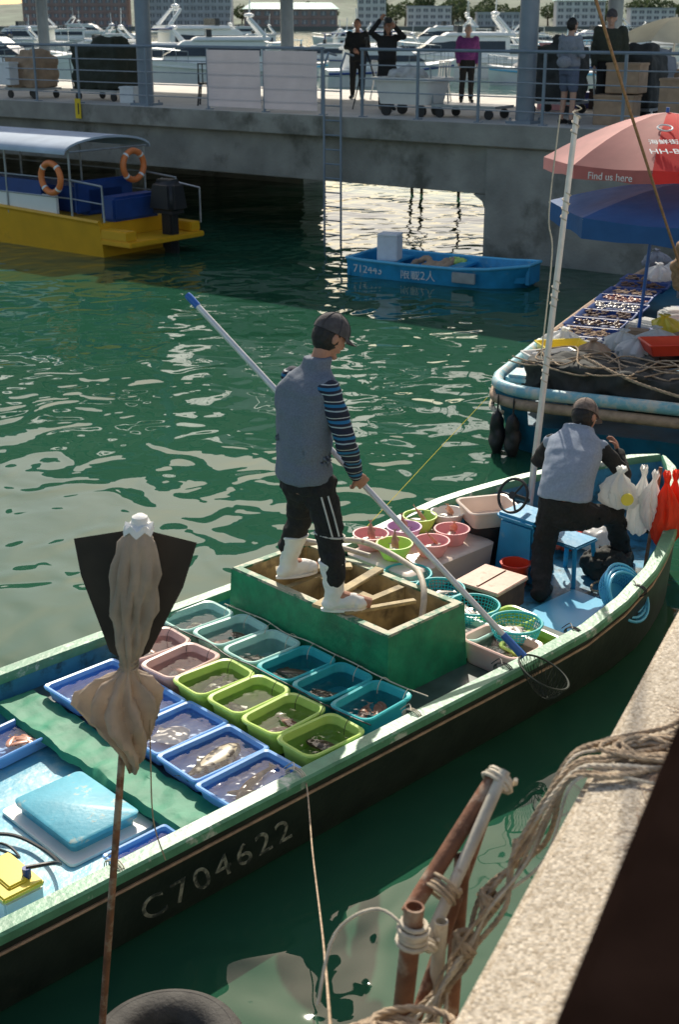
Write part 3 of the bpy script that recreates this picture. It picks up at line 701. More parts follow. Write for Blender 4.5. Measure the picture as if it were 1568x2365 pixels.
text('HH-B',.14,'txw',(1,.05,0),(0,.9,.4),(3.24,13.97,2.815),T,'slogan_lettering')
text('海鮮街',.11,'txw',(1,.05,0),(0,.9,.38),(3.26,14.15,2.90),T,'slogan_lettering')
m=MB();m.tube([V((3.5+.08*math.cos(t),14.5+.08*math.sin(t)*.9,3.035+.08*math.sin(t)*.32)) for t in [2*math.pi*k/20 for k in range(20)]],.010,5,0,True);m.out('emblem_ring','txw',T)
umbrella('market_umbrella','blue tarp umbrella shading a market boat',(4.0,14.9,2.15),1.65,.30,(4.0,14.95,.5),['canblue'],'alu',7,rad(160),.10,.20)
umbrella('parasol','cream parasol standing on the pier deck',Q(14.0,6.2,3.75),1.35,.45,Q(14.,6.2,2.4),['cream'],'alu',8,.2)
# ---------------- quay
ed=V((.43,.903,0)).normalized();en=V((ed.y,-ed.x,0));E0=V((.24,1.96,0))
def K_(t,o,z):return E0+ed*t+en*o+UP*z
m=MB();m.box(K_(4,5,.7),(26,10,3.4),0,ed,en,UP);struct(m.out('quay','agg',bevel=.02))
T=thing('handrail','dark brown painted quay handrail','railing',K_(-1,.35,2.4))
q0=V((.227+.055,.993,3.2));q1=V((.441+.055,1.465,3.2));dd=(q1-q0).normalized()
m=MB();m.box((q0+q1)/2+dd*.2,(3.2,.13,.07),0,dd,UP.cross(dd));m.out('top_rail','darkrail',T,bevel=.02)
for k in(-1.2,1.7):
    c=(q0+q1)/2+dd*k
    m=MB();m.tube([V((c.x+.0,c.y,2.4)),V((c.x,c.y,3.18))],.03,10);m.out('post','darkrail',T)
# ---------------- ferry (yellow hull)
af=V((-.79,.613,0));cf=V((.613,.79,0));FO=V((-4.42,24.2,0));FW=1.95;FM=FW/2
def Fq(s,w,z):return FO+af*s+cf*w+UP*z
T=thing('passenger_boat','yellow passenger boat with pale arched canopy and life rings','boat',Fq(0,0,0))
m=MB();rg=[]
for s_ in(0,2,4,6,8,9.5,10.6):
    t=max(0,(s_-6)/4.6);k=1-t**2*.95;z=.62+.03*s_
    rg.append([Fq(s_,FM-FM*k,z),Fq(s_,FM-.9*FM*k,-.3),Fq(s_,FM+.9*FM*k,-.3),Fq(s_,FM+FM*k,z)])
m.loft(rg);m.out('hull','yhull',T)
for ix in(0,3):
    m=MB();m.tube([r[ix]+UP*.02 for r in rg],.045,6);m.out('rubbing_strake','yhull',T)
m=MB();m.box(Fq(-.4,FM,.30),(.8,FW,.10),0,af,cf);m.out('stern_platform','yhull',T,bevel=.02)
for w_ in(.14,FW-.14):
    m=MB();m.box(Fq(-.35,w_,.44),(.7,.26,.18),0,af,cf);m.out('stern_step','yhull',T,bevel=.02)
for w_ in(.06,FW-.06):
    m=MB();m.box(Fq(5.,w_,.86),(7.6,.06,.36),0,af,cf);m.out('side_panel','wpaint',T)
m=MB();m.box(Fq(5.2,.03,1.15),(7.2,.03,.28),0,af,cf);m.out('side_cloth','navy',T)
m=MB();m.box(Fq(.9,FM,1.0),(.1,FW-.5,.6),0,af,cf);m.box(Fq(3,FM,.9),(4.3,.9,.5),0,af,cf);m.out('seat','navy',T,bevel=.03)
m=MB();rg=[]
for s_ in(.7,9.):
    rg.append([Fq(s_,FM+(FM+.12)*math.cos(rad(a)),1.86+.24*math.sin(rad(a))) for a in range(0,181,15)]+[Fq(s_,FM+(FM+.12)*math.cos(rad(a)),1.82+.24*math.sin(rad(a))) for a in range(180,-1,-15)])
m.loft(rg);m.out('roof','roof',T)
m=MB()
for s_ in(.75,2.6,4.5,6.4,8.3):
    for w in(.02,FW-.02):m.rod(Fq(s_,w,.62),Fq(s_,w,1.86),.022,6)
for w in(.02,FW-.02):
    for z in(1.02,1.36):m.rod(Fq(.75,w,z),Fq(8.3,w,z),.014,6)
for w in(.02,FW-.02):m.tube([Fq(.75,w,1.36),Fq(-.1,w,1.3),Fq(-.12,w,.66)],.022,6);m.rod(Fq(.75,w,1.02),Fq(-.12,w,.98),.014,6)
m.tube([Fq(-.7,FW,.5),Fq(-.7,FW,1.15),Fq(.3,FW,1.25)],.02,6);m.rod(Fq(.7,.0,1.86),Fq(.7,FW,1.86),.02,6)
m.out('frame','rail',T)
def ring(c,X,Y,label):
    m=MB();pts=[V(c)+X*math.cos(t)*.27+Y*math.sin(t)*.27 for t in [2*math.pi*k/24 for k in range(24)]]
    m.tube(pts,.06,10,0,True)
    for k in range(4):
        q=[V(c)+(X*math.cos(t)+Y*math.sin(t))*.27 for t in (k*1.57+.7,k*1.57+.85)];m.tube(q,.064,10,1)
    tag(m.out('life_ring',['orange','wpaint'],None,c),label,'life ring','life rings on the passenger boat')
ring(Fq(1.15,-.09,1.38),af,UP,'orange life ring hung on the side of a passenger boat');ring(Fq(.6,FW-.45,1.52),cf,UP,'orange life ring hung at the stern of a passenger boat')
T=thing('outboard_motor','black outboard motor on the stern of a passenger boat','outboard motor',Fq(-.7,1.3,.3))
m=MB();m.box(Fq(-.55,1.25,1.05),(.70,.52,.62),0,af,cf,UP,.8);m.out('cowling','blackp',T,bevel=.1,seg=3)
m=MB();m.box(Fq(-.58,1.25,.45),(.28,.22,.75),0,af,cf);m.box(Fq(-.6,1.25,0.),(.35,.1,.5),0,af,cf);m.out('shaft_housing','blackp',T,bevel=.03)
m=MB();m.box(Fq(.1,.9,.85),(.4,1.2,.45),0,af,cf);tag(m.out('stern_box','navy',None,Fq(.1,.9,.6),bevel=.05),'navy blue box at the stern of a passenger boat','box')
# ---------------- small blue scow
ab=V((.863,-.505,0));cb=V((.505,.863,0));BO=V((.12,22.45,0))
def Bq(s,w,z):return BO+ab*s+cb*w+UP*z
T=thing('small_boat','small blue open boat with white painted number','boat',Bq(0,0,0))
prof=[(0,.0,1.18,.31),(.3,-.03,1.22,.30),(1.2,-.05,1.26,.29),(2.1,-.03,1.22,.30),(2.6,.08,1.14,.32),(3.0,.28,1.02,.36),(3.2,.42,.92,.38)]
rg=[]
for s_,w0,w1,z in prof:
    bk=.22 if s_>3.1 else .10 if s_>2.8 else 0
    rg.append([Bq(s_,w0,z),Bq(s_-bk,w0+.08,-.15),Bq(s_-bk,w1-.08,-.15),Bq(s_,w1,z),Bq(s_,w1-.06,z),Bq(s_,w1-.10,.08),Bq(s_,w0+.10,.08),Bq(s_,w0+.06,z)])
m=MB();m.loft(rg);m.out('hull','bboat',T)
m=MB();m.box(Bq(.03,.60,.16),(.05,1.16,.30),0,ab,cb);m.out('transom','bboat',T)
m=MB();m.box(Bq(3.17,.67,.22),(.06,.46,.32),0,ab,cb);m.out('bow_plate','bboat',T)
for s_,w_ in((1.85,.22),(.55,.34)):
    m=MB();m.box(Bq(s_,.60,.22),(w_,1.12,.04),0,ab,cb);m.out('thwart','bboat',T)
m=MB();m.tube([r[0] for r in rg]+[r[3] for r in rg][::-1],.028,6,0,True);m.out('gunwale','blue2',T)
text('712443',.19,'txw',ab,UP,Bq(.14,-.012,.08),T,'registration_number');text('限載2人',.19,'txw',ab,UP,Bq(1.06,-.028,.07),T,'capacity_lettering')
m=MB();m.box(Bq(2.25,-.05,.17),(.42,.05,.17),0,ab,cb);m.out('patch_panel','rail',T,bevel=.01)
m=MB();X=(ab*.97+cb*.2).normalized();Y=UP.cross(X);m.box(Bq(.55,.55,.45),(.36,.36,.42),0,X,Y);m.box(Bq(.55,.55,.675),(.38,.38,.04),0,X,Y);tag(m.out('foam_box','foam',None,Bq(.55,.55,.24),bevel=.015),'white polystyrene box standing in a small blue boat','box')
m=MB();m.tube(smoothpath([Bq(.9,.5,.12),Bq(1.1,.9,.26),Bq(1.5,.4,.12),Bq(1.6,.9,.28),Bq(1.2,.3,.13)]),.05,8);m.ell(Bq(1.35,.7,.18),(.25,.2,.08));o=m.out('nets','card',None,Bq(1.2,.6,.14));remesh(o,.02,1,.03,9);tag(o,'pale bundle of nets in a small blue boat','net')
m=MB();m.ell(Bq(1.6,.95,.24),(.22,.13,.07));o=m.out('cloth','lime',None,Bq(1.6,.95,.14));remesh(o,.015,1,.03,14);tag(o,'bright green cloth in a small blue boat','cloth')
# ---------------- second market boat
a2=V((.40,.917,0)).normalized();c2=V((a2.y,-a2.x,0));SO=V((1.50,12.75,0))
def Sq(s,w,z):return SO+a2*s+c2*w+UP*z
T=thing('market_boat','blue wooden market boat with pale cyan rail and tarps','boat',Sq(0,0,0))
rg=[];prof=[(-.1,.30,2.3),(0.0,.08,2.45),(.35,0,2.5),(2,-.05,2.55),(5,.0,2.5),(7.5,.2,2.3),(9,.8,1.7)]
for s_,w0,w1 in prof:
    z=.62;rg.append([Sq(s_,w0,z),Sq(s_+.15,w0+.25,-.2),Sq(s_+.15,w1-.25,-.2),Sq(s_,w1,z),Sq(s_,w1-.14,z),Sq(s_+.05,w1-.16,.3),Sq(s_+.05,w0+.16,.3),Sq(s_,w0+.14,z)])
m=MB();m.loft(rg);m.out('hull','dkhull',T)
pth=[Sq(.6,0,.66)]+smoothpath([Sq(.4,.0,.66),Sq(.08,.1,.66),Sq(-.1,.4,.66),Sq(-.12,.9,.66)],4)+[Sq(-.12,2.4,.66)]
m=MB();m.tube(smoothpath([Sq(8,.25,.66),Sq(5,.05,.66),Sq(2,.0,.66)],4),.045,8);m.out('side_rail','wood',T)
m=MB();m.tube([Sq(2.,0,.66)]+pth,.062,10);m.out('rail','cyrail',T)
m=MB();m.tube([q-UP*.13-c2*.02-a2*.02 for q in pth],.055,10);m.out('rubbing_strake','wood',T)
m=MB();rope(m,[q-UP*.25+(-a2-c2)*.04 for q in pth[:8]],.03);m.out('fender_rope','ropew',T)
for w,s_ in((.15,-.1),(.33,-.16)):
    m=MB();m.ell(Sq(s_,w,.20),(.085,.085,.24),0,12,10);m.rod(Sq(s_,w,.4),Sq(s_,w,.62),.015);o=m.out('fender',['blackp'],None,Sq(s_,w,.22));remesh(o,.02,1,.025,6);tag(o,'black rubber fender hanging from a blue boat','fender','fenders on the blue boat')
m=MB();m.box(Sq(.34,.95,.74),(.62,1.2,.34),0,a2,c2);m.box(Sq(.2,1.7,.70),(.4,.8,.36),0,a2,c2);o=m.out('covered_engine','pad',None,Sq(.38,1.05,.55));remesh(o,.03,3,.09,4);tag(o,'low engine box under a black tarp','engine cover')
m=MB()
for k in range(9):
    random.seed(k);pp=[Sq(.0+random.uniform(-.1,.75),.3+.34*j+random.uniform(-.15,.15),.93+random.uniform(-.06,.05)) for j in range(7)]
    rope(m,pp,.009,8,0,6)
tag(m.out('rope','rope',None,Sq(.4,1,.9)),'tangled grey ropes on a black tarp','rope')
m=MB();rope(m,[Sq(.2,.9,1.0),Sq(-.1,1.6,.85),Sq(-.2,2.6,.72),Sq(-.3,4.,.75)],.016);tag(m.out('rope','rope',None,Sq(.2,.9,.9)),'mooring rope hanging along a blue boat','rope')
def tray_mesh(name,label,cat,mat,a,b,h,r,group,water=True,rimw=.018,taper=.86):
    T=thing(name,label,cat,(0,0,0),group,False)
    m=MB()
    m.loft([rr((0,0,.0),a*taper,b*taper,r*.8),rr((0,0,h-.014),a-.006,b-.006,r),rr((0,0,h-.014),a+rimw*.6,b+rimw*.6,r+.006),rr((0,0,h-.002),a+rimw*.7,b+rimw*.7,r+.006),rr((0,0,h+.004),a+rimw*.3,b+rimw*.3,r),rr((0,0,h),a-.010,b-.010,r),rr((0,0,h*.5),a*(1+taper)/2-.010,b*(1+taper)/2-.010,r*.95),rr((0,0,.016),a*taper-.006,b*taper-.006,r*.85),rr((0,0,.008),a*taper-.025,b*taper-.025,r*.7)])
    m.out('shell',mat,T)
    if water:
        f=.70;m=MB();tt_=taper+(1-taper)*f;m.loft([rr((0,0,h*f-.002),a*tt_-.010,b*tt_-.010,r),rr((0,0,h*f),a*tt_-.010,b*tt_-.010,r)],0,False,True);m.out('water','clear',T)
    return T
LIVE={}
def put(key,build,loc,rz,label=None,sc=1.):
    if key not in LIVE:
        t=build();t.location=loc;t.rotation_euler=(0,0,rz);LIVE[key]=t
        if sc!=1.:t.scale=(sc,)*3
        if label:t['label']=label
        return t
    return copy_tree(LIVE[key],loc,rz,sc,label)
# ---------------- main boat
A0=V((-1.44,4.52,0));a1=V((.718,.697,0)).normalized();n1=V((-a1.y,a1.x,0));RZ=math.atan2(a1.y,a1.x)
def B(s,w,z):return A0+a1*s+n1*w+UP*z
def lerpt(tab,x):
    if x<=tab[0][0]:return tab[0][1]
    for (p,q),(r_,t) in zip(tab,tab[1:]):
        if x<=r_:
            f=(x-p)/(r_-p);return q+(t-q)*f
    return tab[-1][1]
HB=[(-2.6,.95),(-1,1.03),(0,1.06),(4.2,1.075),(4.63,1.05),(5.05,.98),(5.3,.90),(5.5,.82),(5.75,.71),(5.95,.60),(6.15,.47),(6.35,.32),(6.5,.2),(6.62,.03)]
SZ=[(-3,.5),(4.1,.5),(4.6,.56),(5.1,.64),(5.9,.75),(6.62,.86)]
ST=[-2.6,-1.8,-1,-.3,.4,1.1,1.8,2.5,3.2,3.8,4.2,4.63,5.05,5.3,5.5,5.75,5.95,6.15,6.35,6.5,6.62]
T=thing('fishing_boat','long dark green fishing sampan filled with tubs of fish','boat',B(2,1.05,0))
m=MB();rg=[]
for s_ in ST:
    h=lerpt(HB,s_);z=lerpt(SZ,s_)-.03
    rg.append([B(s_,1.05-h,z),B(s_,1.05-h*.93,.05),B(s_,1.05-h*.75,-.25),B(s_,1.05+h*.75,-.25),B(s_,1.05+h*.93,.05),B(s_,1.05+h,z),B(s_,1.05+max(.0,h-.05),z),B(s_,1.05+max(0.,h-.06),.2),B(s_,1.05-max(0.,h-.06),.2),B(s_,1.05-max(0.,h-.05),z)])
m.loft(rg);m.out('hull','hull',T)
for sd in(-1,1):
    m=MB();rg=[]
    for s_ in ST:
        h=lerpt(HB,s_);z=lerpt(SZ,s_);o1=max(h+.02,.02);i1=max(h-.085,0.0)
        rg.append([B(s_,1.05+sd*o1,z-.055),B(s_,1.05+sd*o1,z-.012),B(s_,1.05+sd*(o1-.012),z),B(s_,1.05+sd*(i1+.01),z),B(s_,1.05+sd*i1,z-.012),B(s_,1.05+sd*i1,z-.055)])
    m.loft(rg);m.out('gunwale','gun',T)
    m=MB();m.tube([B(s_,1.05+sd*(lerpt(HB,s_)*.985+.008),lerpt(SZ,s_)-.12) for s_ in ST],.009,6);m.out('rubbing_strake','wood',T)
    m=MB();rg=[]
    for s_ in ST:
        h=lerpt(HB,s_);i1=max(h-.062,0.);rg.append([B(s_,1.05+sd*i1,lerpt(SZ,s_)-.056),B(s_,1.05+sd*i1,.22),B(s_,1.05+sd*max(0,i1-.01),.22),B(s_,1.05+sd*max(0,i1-.01),lerpt(SZ,s_)-.056)])
    m.loft(rg);m.out('inner_lining','fore',T)
def floor(s0,s1,z,mat,name):
    m=MB();ss=[s0]+[q for q in ST if s0<q<s1]+[s1];rg=[]
    for s_ in ss:
        h=lerpt(HB,s_)-.075;rg.append([B(s_,1.05-h,z),B(s_,1.05-h,z-.04),B(s_,1.05+h,z-.04),B(s_,1.05+h,z)])
    m.loft(rg);m.out(name,mat,T)
floor(-2.5,1.16,.27,'cyan','stern_deck');floor(1.161,3.55,.33,'floor','deck');floor(3.551,4.4,.29,'floor','deck');floor(4.401,6.45,.24,'fore','foredeck')
text('C704622',.215,'txf',(a1+UP*.03),(n1*-.14+UP),B(.70,-.02,.175)-n1*.02,T,'registration_number',.001,'LEFT',-.3,1.22)
T=thing('fish_well','green fibreglass fish well with stained open compartments','container',B(3.15,1.15,.3))
m=MB();s0,s1,w0,w1=2.84,3.52,.45,1.88
def rect(s0,s1,w0,w1,z):return [B(s0,w0,z),B(s1,w0,z),B(s1,w1,z),B(s0,w1,z)]
m.loft([rect(s0-.02,s1+.02,w0-.02,w1+.02,.3),rect(s0,s1,w0,w1,.74)],0,False,False);m.out('wall','green',T)
t=.055
m=MB();m.loft([rect(s0,s1,w0,w1,.74),rect(s0+.008,s1-.008,w0+.008,w1-.008,.752),rect(s0+t,s1-t,w0+t,w1-t,.752),rect(s0+t,s1-t,w0+t,w1-t,.735)],0,False,False);m.out('rim','boxrim',T)
m=MB();m.loft([rect(s0+t,s1-t,w0+t,w1-t,.737),rect(s0+t+.01,s1-t-.01,w0+t+.01,w1-t-.01,.36)],0,False,True);m.out('lining','boxin',T)
for w in(.92,1.42):
    m=MB();m.box(B((s0+s1)/2,w,.545),(s1-s0-2*t-.01,.05,.38),0,a1,n1);m.out('divider','boxin',T)
m=MB();m.box(B((s0+s1)/2+.02,1.17,.545),(.05,.45,.37),0,a1,n1);m.out('divider','boxin',T)
m=MB();m.loft([rect(s0+t,s1-t,w0+t,w1-t,.42),rect(s0+t,s1-t,w0+t,w1-t,.424)],0,False,True);m.out('water','clear',T)
for (p,q,ww) in(((2.80,1.02),(3.50,1.16),.07),((2.86,.84),(3.3,.66),.045),((3.0,1.62),(3.4,1.32),.08)):
    A_=B(p[0],p[1],.765);Bb=B(q[0],q[1],.765);X=(Bb-A_).normalized();m=MB();m.box((A_+Bb)/2,((Bb-A_).length,ww,.022),0,X,UP.cross(X))
    tag(m.out('plank','boxin',None,A_,bevel=.004),'weathered wooden plank laid across the fish well','plank','planks on the fish well')
m=MB();m.tube(smoothpath([B(3.42,1.80,.78),B(3.62,1.45,.84),B(3.62,1.0,.80),B(3.50,.80,.82),B(3.38,.66,.74),B(3.26,.60,.5)]),.020,10)
tag(m.out('hose','pipew',None,B(3.4,1,.78)),'pale thick hose draped over the fish well','hose')
m=MB();m.tube(smoothpath([B(3.3,1.95,.5),B(3.35,1.9,.78),B(3.45,1.6,.82),B(3.55,1.3,.80)]),.018,10);tag(m.out('hose','pipew',None,B(3.3,1.8,.6)),'pale hose looping from the gunwale','hose')
for s_ in(2.335,2.80):
    m=MB();m.tube(smoothpath([B(s_+.01*math.sin(w*9),w,.50+.008*math.sin(w*13)) for w in [.1+.2*k for k in range(10)]]),.004,6)
    for k in range(9):
        w=.2+.2*k;m.tube(smoothpath([B(s_,w,.5),B(s_-.04,w+.01,.53),B(s_-.09,w,.50),B(s_-.1,w,.45)],3),.0022,4)
    tag(m.out('air_hose','blackp' if s_<2.5 else 'ropew',None,B(s_,1,.5)),'thin air hose between rows of tubs','hose')
G1='fish tubs lined up in the boat'
def mk(mat,colname):return lambda:tray_mesh('tub','%s plastic tub of seawater with fish'%colname,'tub',mat,.205,.142,.15,.06,G1)
row1=[(1.90,'mint'),(1.585,'mint'),(1.27,'mint'),(.955,'teal'),(.64,'teal'),(.32,'teal')]
row2=[(1.78,'pink'),(1.47,'pink'),(1.165,'lime'),(.86,'lime'),(.555,'lime'),(.24,'lime')]
nm={'mint':'mint green','teal':'teal','pink':'pale pink','lime':'lime green'}
tubs=[]
for w,c in row1:
    j=random.uniform(-.03,.02);l=B(2.57+j*.6,w,.34);put('tub'+c,mk(c,nm[c]),l,RZ+random.uniform(-.08,.08));tubs.append((l,c))
for w,c in row2:
    j=random.uniform(-.02,.02);l=B(2.105+j*.6,w,.34);put('tub'+c,mk(c,nm[c]),l,RZ+random.uniform(-.08,.08));tubs.append((l,c))
G2='blue fish trays in the boat'
mkb=lambda:tray_mesh('tray','blue rectangular plastic tray of seawater','tray','blue',.245,.168,.090,.025,G2,taper=.90)
trays=[]
for s_,w in((1.60,.22),(1.62,.575),(1.63,.93),(1.62,1.30),(1.62,1.68)):
    l=B(s_,w,.35);put('trayb',mkb,l,RZ+random.uniform(-.03,.03));trays.append(l)
for s_,w,rz,sc in((.92,.20,0,.75),(1.0,1.60,.1,.85),(.50,1.90,0,.8)):
    l=B(s_,w,.28);put('trayb',mkb,l,RZ+rz,None,sc);trays.append(l)
T=tray_mesh('basin','round cyan basin on the stern deck','basin','blue2',.17,.17,.12,.16,None);T.location=B(.62,1.52,.28)
def fish(L,mat,flatn=.45,deep=.30):
    T=thing('fish','fish lying in a tub','fish',(0,0,0),'fish for sale in the boat',False)
    m=MB();rg=[]
    for i in range(13):
        t=i/12;w=(math.sin(math.pi*min(1,t*1.02)**.75)**.8*deep*.5+.02)*L
        if t>.82:w=max(w,.03*L)
        x=(t-.5)*L;bend=.05*L*math.sin(t*3)
        rg.append([V((x,bend+w*math.cos(q),w*flatn*math.sin(q)+.0)) for q in [2*math.pi*k/12 for k in range(12)]])
    m.loft(rg);m.out('body',mat,T)
    x=.47*L;b=.0
    m=MB();m.add([(x-.02*L,b,0),(x+.16*L,.13*L,.002),(x+.11*L,0,.004),(x+.16*L,-.13*L,.002)],[(0,1,2,3)]);m.out('tail_fin',mat,T)
    m=MB();m.add([(-.15*L,deep*.40*L,0),(-.05*L,deep*.70*L,.004),(.2*L,deep*.55*L,.003),(.25*L,deep*.25*L,0)],[(0,1,2,3)]);m.out('fin',mat,T)
    m=MB();m.add([(.0,-deep*.38*L,0),(.1*L,-deep*.62*L,.004),(.25*L,-deep*.22*L,.003)],[(0,1,2)]);m.out('fin',mat,T)
    m=MB()
    m.ell((-.40*L,.05*L,deep*flatn*.22*L),(.014*L,.014*L,.01*L));m.out('eye','iris',T);return T
def pf(key,L,mat,loc,rz,label,fl=.45,dp=.3,sc=1.):
    return put('fish'+key,lambda:fish(L,mat,fl,dp),loc,rz,label,sc)
random.seed(21)
FK={'b':('b','brownf',.21,'brown fish lying in a plastic tub'),'r':('r','redf',.19,'reddish fish lying in a plastic tub'),'g':('g','grey_f',.23,'mottled grey fish lying in a plastic tub'),'s':('s','silver',.17,'silver fish lying in a plastic tub')}
plan=['sgs','bsrb','sg','gb','gb','rrr','srs','rsr','gg','g','rrr','b']
for (l,c),pl in zip(tubs,plan):
    for k,ch in enumerate(pl):
        key,mat,L,lab=FK[ch];sc=1.25 if len(pl)<3 else .95
        pf(key,L,mat,l+V((random.uniform(-.06,.06),random.uniform(-.06,.06),.055+k*.008)),random.uniform(0,6.3),lab,sc=sc)
pf('gr',.40,'grouper',trays[1]+V((0.0,0.0,.045)),RZ+.15+3.14,'large spotted grouper lying in a blue tray',.4,.34)
pf('w',.24,'whitef',trays[2]+V((-.03,.0,.04)),RZ+2.8,'white flatfish lying in a blue tray',.15,.75)
pf('l',.34,'brownf',trays[0]+V((.0,.05,.035)),RZ+.3,'slender brown fish lying in a blue tray',.8,.10);pf('l',.34,'brownf',trays[0]+V((0,-.06,.035)),RZ-.9,'slender brown fish lying in a blue tray',.8,.10,.8)
for k in range(5):pf('r',.19,'redf',trays[6]+V((random.uniform(-.08,.08),random.uniform(-.05,.05),.05)),random.uniform(0,6),'reddish fish lying in a blue tray',.45,.3,.7)
m=MB();nu,nv=14,60;vs=[]
for j in range(nv):
    for i in range(nu):
        w=.12+1.85*j/(nv-1);s_=1.10+.27*i/(nu-1);vs.append(B(s_+.02*noise.noise(V((w*5,i,3))),w,.37+.018*noise.noise(V((s_*6,w*9,0)))+.006*noise.noise(V((s_*15,w*25,0)))-.04*(i==0)))
m.add(vs,[(j*nu+i,j*nu+i+1,(j+1)*nu+i+1,(j+1)*nu+i) for j in range(nv-1) for i in range(nu-1)]);tag(m.out('tarpaulin','tarp',None,B(1.25,1,.37)),'green tarpaulin strip spread across the boat deck','tarpaulin')
hc_=(.87,.76)
m=MB();m.loft([rr(B(*hc_,.275),.185,.25,.03,a1,n1),rr(B(*hc_,.335),.185,.25,.03,a1,n1)]);m.loft([rr(B(*hc_,.333),.20,.27,.03,a1,n1),rr(B(*hc_,.358),.205,.275,.035,a1,n1),rr(B(*hc_,.366),.195,.265,.035,a1,n1)]);tag(m.out('hatch','lid',None,B(*hc_,.3)),'worn cyan square hatch lid on the stern deck','hatch')
m=MB();m.loft([rr(B(*hc_,.274),.25,.33,.03,a1,n1),rr(B(*hc_,.29),.25,.33,.03,a1,n1)]);tag(m.out('hatch_coaming','whitep',None,B(*hc_,.27)),'pale stained coaming around the deck hatch','hatch coaming')
T=thing('battery','yellow-topped battery with blue terminal caps and cables','battery',B(.24,.36,.28))
m=MB();m.box(B(.24,.36,.36),(.2,.3,.16),0,a1,n1);m.out('case','whitep',T,bevel=.01)
m=MB();m.box(B(.24,.36,.455),(.21,.31,.03),0,a1,n1);m.box(B(.24,.36,.475),(.10,.22,.02),0,a1,n1);m.out('lid','yellow',T,bevel=.008)
for a,b in((.30,.28),(.18,.42)):
    m=MB();m.tube([B(a,b,.47),B(a,b,.52)],.02,10);m.out('cap','navy',T)
m=MB();m.tube(smoothpath([B(.30,.28,.52),B(.42,.25,.50),B(.54,.40,.36),B(.58,.62,.31),B(.52,.85,.31),B(.30,1.0,.31),B(.05,.95,.31)]),.010,6);m.out('cable','blackp',T)
m=MB();m.tube(smoothpath([B(.18,.42,.52),B(.3,.55,.48),B(.44,.60,.34),B(.46,.80,.31),B(.30,.90,.31),B(.1,.8,.31)]),.007,6);m.out('cable','blackp',T)
m=MB();m.box(B(.1,1.3,.34),(.5,.4,.14),0,a1,n1);tag(m.out('locker','lid',None,B(.1,1.3,.28),bevel=.03),'low cyan locker on the stern deck','locker')
def bowl(mat,label):
    T=thing('bowl',label,'bowl',(0,0,0),'plastic bowls of fish on the boat',False)
    m=MB();C=lambda r,z:[V((r*math.cos(t),r*math.sin(t),z)) for t in [2*math.pi*k/28 for k in range(28)]]
    m.loft([C(.07,0),C(.095,.05),C(.105,.088),C(.112,.088),C(.112,.094),C(.102,.094),C(.09,.05),C(.066,.008)]);m.out('shell',mat,T);return T
def basket(mat,label):
    T=thing('basket',label,'basket',(0,0,0),'round strainer baskets on the boat',False)
    m=MB();C=lambda r,z,n=30:[V((r*math.cos(t),r*math.sin(t),z)) for t in [2*math.pi*k/n for k in range(n)]]
    m.tube(C(.155,.10),.009,6,0,True)
    for r,z in((.15,.078),(.144,.058),(.137,.038),(.128,.018)):m.tube(C(r,z),.0035,4,0,True)
    for k in range(40):
        t=2*math.pi*k/40;m.tube([V((.153*math.cos(t),.153*math.sin(t),.1)),V((.12*math.cos(t),.12*math.sin(t),.004))],.0035,4)
    m.loft([C(.12,0),C(.12,.006)]);m.out('shell',mat,T);return T
bw=[(4.20,1.93,'hotpink'),(4.48,1.86,'lilac'),(4.73,1.93,'lime'),(4.95,1.84,'whitep'),(4.70,1.58,'hotpink'),(4.42,1.53,'hotpink'),(4.19,1.68,'lime')]
bn={'hotpink':'pink','lilac':'lilac','lime':'lime green','whitep':'white'}
m=MB();m.loft([rr(B(4.50,1.70,.29),.46,.30,.04,a1,n1),rr(B(4.50,1.70,.47),.48,.32,.05,a1,n1),rr(B(4.50,1.70,.485),.46,.30,.05,a1,n1)]);tag(m.out('cooler_box','beige',None,B(4.5,1.7,.29)),'pinkish beige cooler box under bowls of fish','cooler')
for i,(s_,w,c) in enumerate(bw):
    z=.49;l=B(s_,w,z);put('bowl'+c,lambda:bowl(mt[c],'%s plastic bowl holding a fish'%bn[c]),l,random.uniform(0,6),None,1.2)
    pf('s',.18,'silver',l+V((0,0,.07)),random.uniform(0,6),'silver fish lying in a plastic bowl',.45,.3,.95)
    f=pf('r',.19,'redf',l+V((.01,.02,.11)),random.uniform(0,6),'reddish fish with its tail standing out of a bowl',.45,.3,.85);f.rotation_euler=(0,rad(-50),random.uniform(0,6))
for s_,w,z in((4.05,1.42,.38),(4.02,1.09,.38),(3.98,.75,.38),(3.93,.36,.40)):
    l=B(s_,w,z);put('bask',lambda:basket('teal','teal round strainer basket with small fish'),l,random.uniform(0,6),None,1.08)
    for k in range(5):pf('s',.18,'silver',l+V((random.uniform(-.05,.05),random.uniform(-.05,.05),.03+.01*k)),random.uniform(0,6),'silver fish lying in a strainer basket',.45,.3,.9)
for s_,w,c in((3.98,1.72,'lime'),(4.06,.54,'lime'),(3.90,.20,'lime')):
    l=B(s_,w,.30);put('tub'+c,mk(c,nm[c]),l,RZ+random.uniform(-.2,.2),None,.9)
for s_,w,c in((3.72,.30,'pink'),(3.74,.64,'mint'),(3.74,1.0,'lime'),(3.72,1.35,'mint'),(3.74,1.7,'mint')):
    l=B(s_,w,.31);put('tub'+c,mk(c,nm[c]),l,RZ+1.57,None,.95 if c!='pink' else 1.08);pf('g',.22,'grey_f',l+V((0,0,.09)),random.uniform(0,6),'mottled grey fish lying in a plastic tub');pf('s',.18,'silver',l+V((.03,.0,.10)),random.uniform(0,6),'silver fish lying in a plastic tub')
m=MB();m.tube([B(5.12,1.58,.25),B(5.12,1.58,.55)],[.15,.18],20);tag(m.out('bucket','blackp',None,B(5.12,1.58,.25)),'black bucket under a beige tub','bucket')
